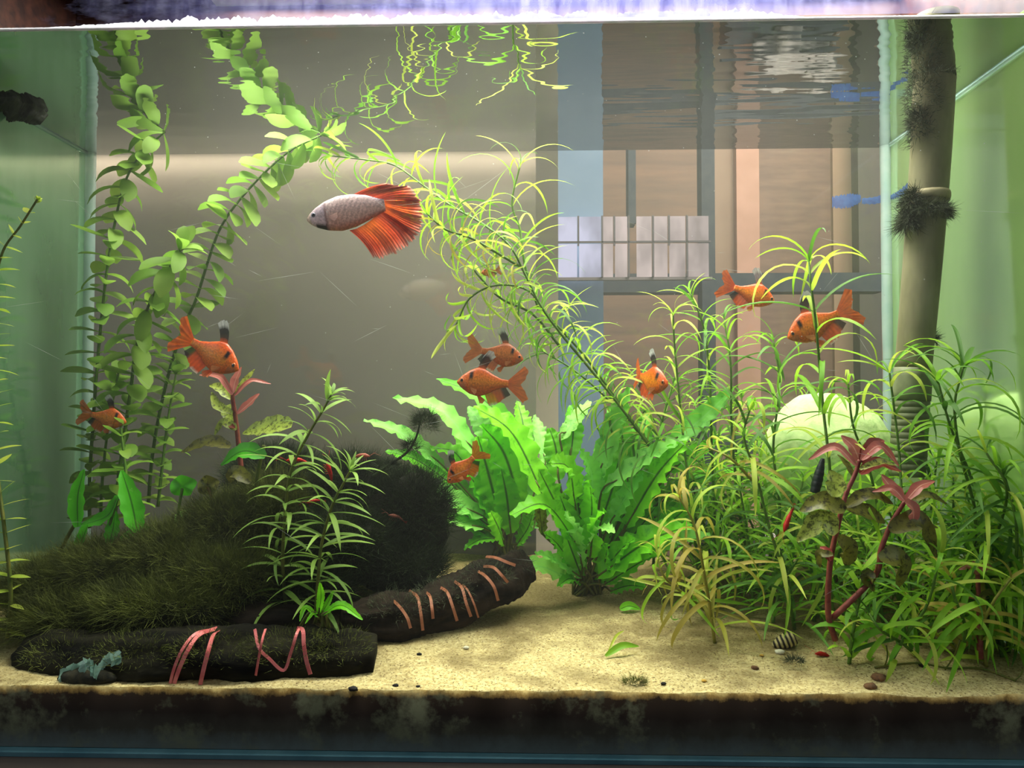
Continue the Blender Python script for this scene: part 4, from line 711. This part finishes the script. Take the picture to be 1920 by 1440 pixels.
def disc(root, px, py, d, rx, ry, mm, nm='leaf'):
    c = P(px, py, d); v, f, uv = [c + Vector((0, -.001, 0))], [], [(0.5, 0.2)]
    for j in (1, 2):
        for i in range(20):
            a = 2 * math.pi * i / 20; k = j / 2 * (1 + .06 * math.sin(5 * a)); v.append(c + Vector((math.cos(a) * px2m(rx, d) * k, .002 * j * .5 * math.sin(3 * a), math.sin(a) * px2m(ry, d) * k))); uv.append((0.5 + .5 * k * math.cos(a), .2))
    for i in range(20): f.append((0, 1 + i, 1 + (i + 1) % 20)); f.append((1 + i, 21 + i, 21 + (i + 1) % 20, 1 + (i + 1) % 20))
    part(root, nm, v, f, M_[mm], uvs=uv)
disc(rl, 343, 911, .08, 25, 20, 'mossy_bright' if 'mossy_bright' in M_ else 'fern'); fb([(330, 980), (345, 968), (362, 955)], 26, 'crypt_pale', .082, .02, rl)
r2 = thing('pennywort', P(395, 960, .09), 'brown withered round leaf on a stalk right of the green disc leaf', 'plant'); tubepart(r2, 'stem', [P(400, 960, .09), P(397, 935, .09), P(390, 912, .09)], .0007, M_['stem_red']); disc(r2, 390, 910, .09, 20, 19, 'olive')
# ------------------------------------------------------------------ red-stemmed plants
def redplant(label, stems, leaves, name='ludwigia'):
    root = thing(name, P(*stems[0][0]), label, 'plant')
    for st in stems: tubepart(root, 'stem', [P(*p) for p in st], lambda t: .0017 - .0006 * t, M_['stem_red'], 8)
    for pts, wd, mm, d in leaves: blade(root, 'leaf', [P(a, b, d + .003 * i) for i, (a, b) in enumerate(pts)], px2m(wd, d), M_[mm], wav=.02, wfreq=2, nseg=14)
    return root
redplant('red-stemmed plant with pink top leaves and mossy olive lower leaves at right', [[(1566, 1200, .03), (1553, 1150, .027), (1556, 1060, .021), (1570, 990, .019), (1585, 930, .020), (1603, 890, .022), (1612, 862, .022)], [(1560, 1160, .028), (1640, 1080, .024), (1652, 1030, .022), (1672, 980, .022), (1697, 940, .021)]], [
 ([(1606, 874), (1565, 838), (1516, 862)], 18, 'pink', 0.018), ([(1612, 866), (1600, 838), (1577, 817)], 24, 'pink', 0.022), ([(1613, 866), (1635, 835), (1658, 826)], 26, 'red', 0.022), ([(1615, 862), (1650, 836), (1685, 874)], 20, 'pink', 0.016), ([(1612, 888), (1645, 868), (1690, 884)], 24, 'red', 0.016), ([(1612, 880), (1650, 866), (1680, 872)], 14, 'mossy', 0.014), ([(1600, 895), (1588, 872), (1570, 852)], 14, 'olive', 0.028),
 ([(1564, 932), (1566, 905), (1556, 882)], 36, 'mossy', 0.014), ([(1585, 958), (1545, 940), (1500, 958)], 40, 'olive', 0.013), ([(1585, 950), (1630, 926), (1675, 945)], 26, 'olive', 0.021), ([(1585, 952), (1625, 960), (1660, 980)], 34, 'olive', 0.022), ([(1567, 1002), (1540, 976), (1495, 1015)], 44, 'mossy', 0.012), ([(1557, 1052), (1550, 1035), (1538, 1025)], 18, 'red', 0.014), ([(1570, 1008), (1590, 1030), (1588, 1062)], 36, 'olive', 0.014), ([(1562, 1040), (1536, 1040), (1538, 1065)], 18, 'olive', 0.014),
 ([(1697, 940), (1672, 916), (1636, 922)], 16, 'pink', 0.018), ([(1697, 940), (1672, 915), (1652, 890)], 30, 'pink', 0.024), ([(1699, 938), (1724, 912), (1752, 902)], 20, 'pink', 0.018), ([(1697, 942), (1712, 955), (1712, 984)], 28, 'pink', 0.014), ([(1700, 942), (1740, 928), (1775, 945)], 16, 'olive', 0.022), ([(1668, 995), (1725, 978), (1755, 1046)], 42, 'olive', 0.016), ([(1668, 990), (1730, 985), (1775, 1005)], 22, 'olive', 0.022), ([(1648, 1046), (1690, 1050), (1684, 1102)], 44, 'olive', 0.016), ([(1640, 1075), (1625, 1085), (1640, 1108)], 30, 'olive', 0.018)])
redplant('pink-topped plant with yellowish leaves just below the brightest orange fish at left', [[(452, 880, .09), (447, 830, .09), (441, 780, .088), (436, 745, .086), (437, 727, .086)]], [
 ([(436, 738), (442, 712), (453, 688)], 20, 'pink', .082), ([(440, 738), (460, 715), (478, 692)], 18, 'mossy', .084), ([(440, 742), (470, 714), (508, 720)], 10, 'pink', .082), ([(436, 740), (412, 706), (374, 703)], 13, 'pink', .082), ([(434, 748), (415, 728), (393, 722)], 22, 'mossy', .09), ([(436, 775), (408, 760), (397, 735)], 18, 'mossy', .085), ([(445, 776), (468, 756), (486, 738)], 20, 'pink', .084), ([(442, 800), (425, 775), (432, 758)], 20, 'mossy', .09), ([(443, 806), (420, 792), (402, 815)], 20, 'mossy', .085), ([(440, 803), (430, 797), (424, 802)], 10, 'red', .084)])
r3 = thing('ludwigia', P(470, 900, .08), 'plant with big mossy pale leaves and one bright green leaf left of the narrow-leaf stems', 'plant')
tubepart(r3, 'stem', [P(478, 930, .085), P(485, 880, .082), P(495, 835, .08)], .0012, M_['stem_olive']); fb([(548, 796), (505, 800), (455, 812)], 44, 'mossy', .075, .03, r3); fb([(432, 838), (390, 828), (340, 848)], 28, 'olive', .08, .03, r3); fb([(498, 856), (455, 846), (414, 872)], 36, 'fern', .072, .03, r3); fb([(470, 905), (440, 885), (430, 905)], 30, 'olive', .08, .03, r3)
redplant('small pink-topped plant low at the right edge', [[(1838, 1235, .03), (1836, 1150, .032), (1833, 1075, .032)]], [([(1833, 1078), (1815, 1062), (1798, 1068)], 14, 'pink', .03), ([(1833, 1076), (1850, 1062), (1868, 1075)], 14, 'pink', .03), ([(1833, 1078), (1826, 1062), (1828, 1050)], 12, 'pink', .034), ([(1836, 1120), (1856, 1110), (1868, 1125)], 12, 'olive', .03), ([(1836, 1125), (1815, 1118), (1805, 1135)], 12, 'pink', .03)])
# ------------------------------------------------------------------ fish
m_fish = mat('fish_scales', (255, 255, 255), (205, 205, 205), 900, .35, .25, vcol=True, spec=.5, transl=.12)
def finmat(name, alpha, tl=.45):
    m = mat(name, (255, 255, 255), (225, 225, 225), 300, .5, 0, vcol=True, transl=tl, alpha=alpha); return m
m_fin = finmat('fin', .86); m_finb = finmat('betta_fin', .95)
m_eye = mat('eye', (255, 255, 255), (255, 255, 255), 10, .12, 0, vcol=True, spec=.8)
def fin(root, name, toW, roots, tips, cfun, m, nr=15, ns=6, bow=0.0, rip=0.0, jag=0.08, seed=0, label=None, tuck=0.0):
    """fan of rays from the root line to the tip line; cfun(u, v) gives the colour, u along the root line, v out along the ray"""
    def pl(p, u):
        q = u * (len(p) - 1); i = min(int(q), len(p) - 2); k = q - i; return tuple(p[i][j] * (1 - k) + p[i + 1][j] * k for j in range(len(p[0])))
    rs = np.random.RandomState(seed + 5); v, f, c = [], [], []
    for i in range(nr + 1):
        u = i / nr; a, b = pl(roots, u), pl(tips, u); e = 1 - jag * rs.uniform(0, 1) * (1 if i % 2 else .35); dx, dz = b[0] - a[0], b[1] - a[1]
        for k in range(ns + 1):
            s = k / ns * e; off = bow * math.sin(math.pi * min(1, s)) ; y = (a[2] if len(a) > 2 else 0) * (1 - s) + (b[2] if len(b) > 2 else 0) * s + rip * math.sin(i * 1.9 + seed) * s
            v.append(toW(a[0] + dx * s - dz * off, y, a[1] + dz * s + dx * off)); r = .86 + .22 * (i % 2) + rs.uniform(-.08, .08); cc = lin(cfun(u, k / ns)); c.append((cc[0] * r, cc[1] * r, cc[2] * r, 1))
    for i in range(nr):
        for k in range(ns): a = i * (ns + 1) + k; f.append((a, a + 1, a + ns + 2, a + ns + 1))
    return part(root, name, v, f, m, cols=c, label=label)
def eyes(root, toW, x, z, y, r, ring, side=(1, -1)):
    for s in side:
        v, f = lump((0, 0, 0), 1, 1, 1, 0, 1, 12, 8); cl = []; W = []
        for p in v: W.append(toW(x + p.x * r, s * y + p.y * r * .45, z + p.z * r)); cl.append(tuple(lin((12, 10, 10) if math.hypot(p.x, p.z) < .62 else ring)))
        part(root, 'eye', W, f, m_eye, cols=cl)
def blend(a, b, k): k = max(0, min(1, k)); return tuple(a[i] * (1 - k) + b[i] * k for i in range(3))
TOP = [(0, .012), (.04, .055), (.12, .115), (.25, .185), (.40, .232), (.52, .215), (.70, .13), (.86, .07), (1, .058)]
BOT = [(0, -.012), (.04, -.05), (.12, -.105), (.25, -.17), (.42, -.205), (.58, -.17), (.74, -.10), (.88, -.058), (1, -.05)]
WID = [(0, .012), (.05, .04), (.15, .072), (.32, .088), (.5, .075), (.75, .036), (1, .012)]
def tetra(label, snout, tail, d0, d1, hue, fade=0.0, group='orange fish with black back fins', seed=0, bend=0.0):
    a, b = P(snout[0], snout[1], d0), P(tail[0], tail[1], d1); L = (b - a).length / 1.37; ZS = 1.3; X = (b - a).normalized(); Z = Vector((0, 0, 1)); Z = (Z - X * Z.dot(X)).normalized(); Y = Z.cross(X)
    toW = lambda x, y, z: a + (X * x + Y * (y + bend * max(0, x - .4) ** 2) + Z * z * ZS) * L
    root = thing('tetra', a + X * L * .45, label, 'fish', group)
    ors, org, dk = blend((250, 104, 24), (190, 106, 52), hue), blend((255, 150, 24), (215, 130, 64), hue), blend((215, 72, 22), (140, 86, 52), hue)
    v, f, c = [], [], []; n, sg = 26, 16
    for i in range(n + 1):
        t = (i / n) ** 1.15; zt, zb, w_ = R(t, TOP), R(t, BOT), R(t, WID)
        for k in range(sg):
            an = 2 * math.pi * k / sg; zc, hz = (zt + zb) / 2, (zt - zb) / 2; z = zc + hz * math.cos(an); y = w_ * math.sin(an) * (1 - .15 * math.cos(an)); v.append(toW(t, y, z)); q = (z - zb) / (zt - zb)
            cc = blend(ors, org, 1 - abs(q - .5) * 2.4); cc = blend(cc, dk, (q - .72) * 2.2); cc = blend(cc, (215, 120, 85), (.18 - q) * 2.5)
            if t < .24: cc = blend(cc, (245, 105, 25), .45)
            if abs(t - .285) < .030 and .52 < q < .86: cc = (30, 18, 14)
            if .05 < t < .16 and q < .4: cc = blend(cc, (180, 120, 100), .5)
            c.append(tuple(lin(cc)))
    for i in range(n):
        for k in range(sg): p, q = i * sg + k, i * sg + (k + 1) % sg; f.append((p, q, q + sg, p + sg))
    f.append(tuple(range(sg - 1, -1, -1))); f.append(tuple(range(n * sg, n * sg + sg)))
    part(root, 'body', v, f, m_fish, cols=c)
    eyes(root, toW, .095, .028, .052, .036, (200, 120, 70))
    tailc = blend((240, 85, 20), (190, 100, 35), hue)
    fin(root, 'tail_fin', toW, [(.98, .05), (1, 0), (.98, -.045)], [(1.30, .28), (1.40, .22), (1.34, .09), (1.24, .0), (1.33, -.09), (1.40, -.21), (1.31, -.28)], lambda u, w: blend(tailc, (225, 130, 60), w * .5), m_fin, 18, 5, rip=.012, seed=seed)
    grey = blend((36, 36, 40), (190, 170, 175), fade)
    fin(root, 'dorsal_fin', toW, [(.40, .225), (.46, .225), (.54, .205)], [(.52, .43), (.60, .50), (.69, .48), (.74, .40)], lambda u, w: blend((220, 90, 30), grey, w * 4) if w < .8 else (205, 205, 205), m_fin, 10, 5, bow=.06, rip=.008, seed=seed + 1, label='black back fin with pale edge' if fade < .5 else None)
    fin(root, 'anal_fin', toW, [(.55, -.17), (.7, -.11), (.84, -.065), (.95, -.05)], [(.64, -.34), (.78, -.32), (.92, -.23), (1.05, -.16)], lambda u, w: (225, 215, 205) if (w > .85 and u < .4) else blend(tailc, (30, 26, 24), (u - .62) * 5), m_fin, 14, 4, rip=.01, seed=seed + 2)
    for s in (1, -1):
        fin(root, 'pelvic_fin', toW, [(.40, -.19, .02 * s), (.46, -.19, .02 * s)], [(.46, -.31, .05 * s), (.52, -.31, .05 * s), (.56, -.25, .05 * s)], lambda u, w: blend(tailc, (220, 160, 120), w * .6), m_fin, 5, 3, seed=seed + 3)
        fin(root, 'pectoral_fin', toW, [(.27, -.07, .082 * s), (.28, -.11, .08 * s)], [(.40, -.10, .13 * s), (.40, -.15, .13 * s), (.36, -.18, .12 * s)], lambda u, w: (225, 150, 95), m_fin, 5, 3, seed=seed + 4)
    return root
tetra('bright orange fish nosing down to the pink-topped plant at left', (447, 694), (327, 622), .075, .08, .0, seed=1)
tetra('small orange fish in front of the left corner of the tank', (237, 792), (146, 772), .10, .10, .45, seed=2)
tetra('brownish orange fish facing right, upper of the centre pair', (981, 674), (873, 652), .09, .09, .75, seed=3)
tetra('orange fish facing left, lower of the centre pair, nose over a leaf tip', (857, 716), (989, 722), .08, .08, .35, seed=4)
tetra('orange fish turned towards the camera over the right broad leaves', (1252, 722), (1174, 700), .062, .098, .02, seed=5, bend=-.25)
tetra('orange fish with pale back fin, highest at right', (1452, 566), (1348, 530), .11, .11, .08, fade=.85, seed=6)
tetra('large orange fish facing down left behind the tall needle-leaved stem', (1477, 634), (1608, 572), .095, .095, .3, seed=7)
tetra('reddish fish diving head down in front of the left broad leaves', (840, 905), (906, 840), .055, .06, .45, seed=8)
tetra('very small brownish fish half hidden in the floating needle-leaved stem', (902, 512), (940, 506), .115, .115, .9, seed=9)
# the big long-finned fish, built along its own axis (snout .. tail base 145 px long at this depth)
db_ = .05; a, b = P(576, 412, db_), P(722, 386, db_); Lb = (b - a).length; X = (b - a).normalized(); Z = (Vector((0, 0, 1)) - X * X.z).normalized(); Y = Z.cross(X)
toB = lambda x, y, z: a + (X * x + Y * y + Z * z) * Lb
K_ = 1.32
bet = thing('betta', a + X * Lb * .5, 'large fish with lavender grey body and flowing red fan fins', 'fish')
BT = [(0, .012), (.04, .05), (.12, .10), (.25, .155), (.42, .19), (.6, .185), (.78, .15), (.92, .095), (1, .07)]
BB = [(0, -.015), (.04, -.05), (.12, -.09), (.25, -.13), (.42, -.155), (.6, -.14), (.78, -.10), (.92, -.06), (1, -.045)]
BW = [(0, .014), (.05, .045), (.15, .082), (.32, .10), (.55, .085), (.8, .05), (1, .018)]
v, f, c = [], [], []; n, sg = 34, 20
for i in range(n + 1):
    t = (i / n) ** 1.1; zt, zb, w_ = R(t, BT) * (K_ - .12), R(t, BB) * (K_ + .1), R(t, BW)
    for k in range(sg):
        an = 2 * math.pi * k / sg; z = (zt + zb) / 2 + (zt - zb) / 2 * math.cos(an); v.append(toB(t, w_ * math.sin(an), z)); q = (z - zb) / (zt - zb)
        cc = blend((246, 184, 164), (255, 224, 210), q * 1.3); cc = blend(cc, (225, 215, 232), (q - .85) * 5); cc = blend(cc, (190, 70, 50), (.22 - q) * 3.2 * min(1, t * 1.6))
        if t < .25: cc = blend(cc, (232, 205, 212), .75)
        if t < .05: cc = (240, 205, 180)
        if .12 < t < .24 and q < .10: cc = (35, 28, 28)
        if .235 < t < .265: cc = blend(cc, (120, 80, 80), .6)
        if t > .28: cc = blend(cc, (150, 105, 98), .22 * (1 if (i + (k % 2)) % 2 else 0))
        c.append(tuple(lin(cc)))
for i in range(n):
    for k in range(sg): p, q = i * sg + k, i * sg + (k + 1) % sg; f.append((p, q, q + sg, p + sg))
f.append(tuple(range(sg - 1, -1, -1))); f.append(tuple(range(n * sg, n * sg + sg)))
part(bet, 'body', v, f, m_fish, cols=c); eyes(bet, toB, .105, .025, .065, .030, (120, 120, 135))
iv = Matrix((X, Y, Z))
def lb(px, py, y=0): q = iv @ (P(px, py, db_) - a); return (q.x / Lb, q.z / Lb, y)
rd = np.random.RandomState(3); rayc = rd.uniform(0, 1, 200)
def bcol(u, w, hot=0.0):
    q = rayc[int(u * 46) % 200]; cc = blend((178, 48, 38), (236, 92, 60), q); cc = blend(cc, (250, 118, 30), hot * (1 - w)); cc = blend(cc, (240, 180, 170), (w - .72) * 2.6); return cc
fin(bet, 'dorsal_fin', toB, [lb(662, 365), lb(676, 366), lb(692, 368), lb(706, 371), lb(716, 376)], [lb(728, 342, .03), lb(742, 344, .05), lb(756, 350), lb(770, 350, -.05), lb(784, 364, .02), lb(794, 382)], lambda u, w: bcol(u, w), m_finb, 44, 10, bow=.05, rip=.022, jag=.16, seed=11, label='dark red ragged back fin')
fin(bet, 'tail_fin', toB, [lb(716, 376), lb(722, 384), lb(721, 392), lb(712, 397)], [lb(788, 368, .03), lb(794, 384, -.04), lb(795, 402, .05), lb(796, 420, -.03), lb(790, 434, .03), lb(778, 448)], lambda u, w: bcol(u + .3, w, .6), m_finb, 50, 10, bow=-.03, rip=.022, jag=.18, seed=12, label='red tail fan with orange root')
fin(bet, 'anal_fin', toB, [lb(655, 432), lb(668, 429), lb(682, 422), lb(696, 412), lb(708, 402), lb(714, 395)], [lb(700, 484), lb(714, 487, .03), lb(732, 482, -.03), lb(750, 473, .05), lb(766, 463, -.03), lb(784, 447, .03)], lambda u, w: bcol(u + .1, w, .95 * math.exp(-((u - .45) / .3) ** 2)), m_finb, 56, 12, bow=.06, rip=.022, jag=.16, seed=13, label='long red anal fin with orange patch')
fin(bet, 'pectoral_fin', toB, [(.29, -.03, -.10), (.30, -.07, -.10)], [(.42, -.02, -.16), (.43, -.08, -.17), (.38, -.12, -.16)], lambda u, w: (190, 150, 140), m_fin, 8, 3, seed=14)
fin(bet, 'pelvic_fin', toB, [(.33, -.14, -.02), (.37, -.145, -.02)], [(.52, -.155, -.03), (.54, -.14, -.03)], lambda u, w: (190, 70, 50), m_fin, 4, 4, seed=15)
# ------------------------------------------------------------------ shrimps
m_shr = mat('shrimp_red', (215, 50, 38), (170, 34, 30), 500, .35, .1, transl=.3); m_shp = mat('shrimp_pale', (205, 130, 105), (180, 95, 80), 500, .35, .1, transl=.4)
def shrimp(label, head, tail, d, m, arch=.12, seed=0):
    a, b = P(head[0], head[1], d), P(tail[0], tail[1], d + .004); L = (b - a).length; X = (b - a).normalized(); U = Vector((0, 0, 1)); U = (U - X * U.dot(X)).normalized() if abs(X.z) < .9 else Vector((1, 0, 0)); Y = U.cross(X)
    root = thing('shrimp', (a + b) / 2, label, 'shrimp', 'small red shrimps'); at = lambda x, y, z: a + (X * x + Y * y + U * z) * L
    pts = [at(t, 0, arch * math.sin(math.pi * t)) for t in np.linspace(0, 1, 12)]
    vv, ff = tube(pts, lambda t: L * R(t, [(0, .012), (.08, .06), (.3, .10), (.5, .085), (.75, .06), (1, .03)]) * (1 + .08 * math.sin(t * 50)), 10); part(root, 'body', vv, ff, m)
    fin(root, 'tail_fan', lambda x, y, z: at(x, y, z), [(.97, .02), (.98, -.02)], [(1.16, .10), (1.18, .02), (1.16, -.08)], lambda u, w: (200, 80, 65), m_fin, 6, 3, seed=seed)
    for k in range(5): tubepart(root, 'leg', [at(.2 + .09 * k, .03, arch * .6 - .03), at(.18 + .1 * k, .08, -.12), at(.15 + .11 * k, .07, -.2)], L * .009, m, 4, n=2)
    for s in (1, -1): tubepart(root, 'antenna', [at(.03, .02 * s, .03), at(-.2, .1 * s, .12), at(-.45, .22 * s, .08 + .1 * s)], L * .006, m, 4, n=3)
    return root
shrimp('red shrimp above the moss, beside the top of the narrow-leaf stem', (536, 864), (578, 868), .09, m_shr, seed=1)
shrimp('dark red shrimp climbing upright in the moss between the narrow-leaf stems', (612, 866), (622, 906), .09, m_shr, .05, seed=2)
shrimp('red shrimp in the dark moss behind the narrow-leaf stems', (574, 944), (606, 940), .085, m_shr, seed=3)
shrimp('pale see-through shrimp hovering over the moss right of the narrow-leaf stems', (694, 856), (660, 860), .10, m_shp, seed=4)
shrimp('orange shrimp on the dark moss left of the broad-leaf plant', (728, 966), (758, 978), .085, m_shp, seed=5)
shrimp('red shrimp climbing beside the mossy leaf of the red-stemmed plant', (1470, 998), (1488, 952), .035, m_shr, .05, seed=6)
g = G(1545, 1234); shrimp('red shrimp on the sand at the foot of the thicket', (1528, 1226), (1562, 1238), g.y - D0, m_shr, seed=7)
shrimp('small brownish shrimp clinging to the ribbed pipe end', (1676, 712), (1686, 728), .09, m_shp, .05, seed=8)
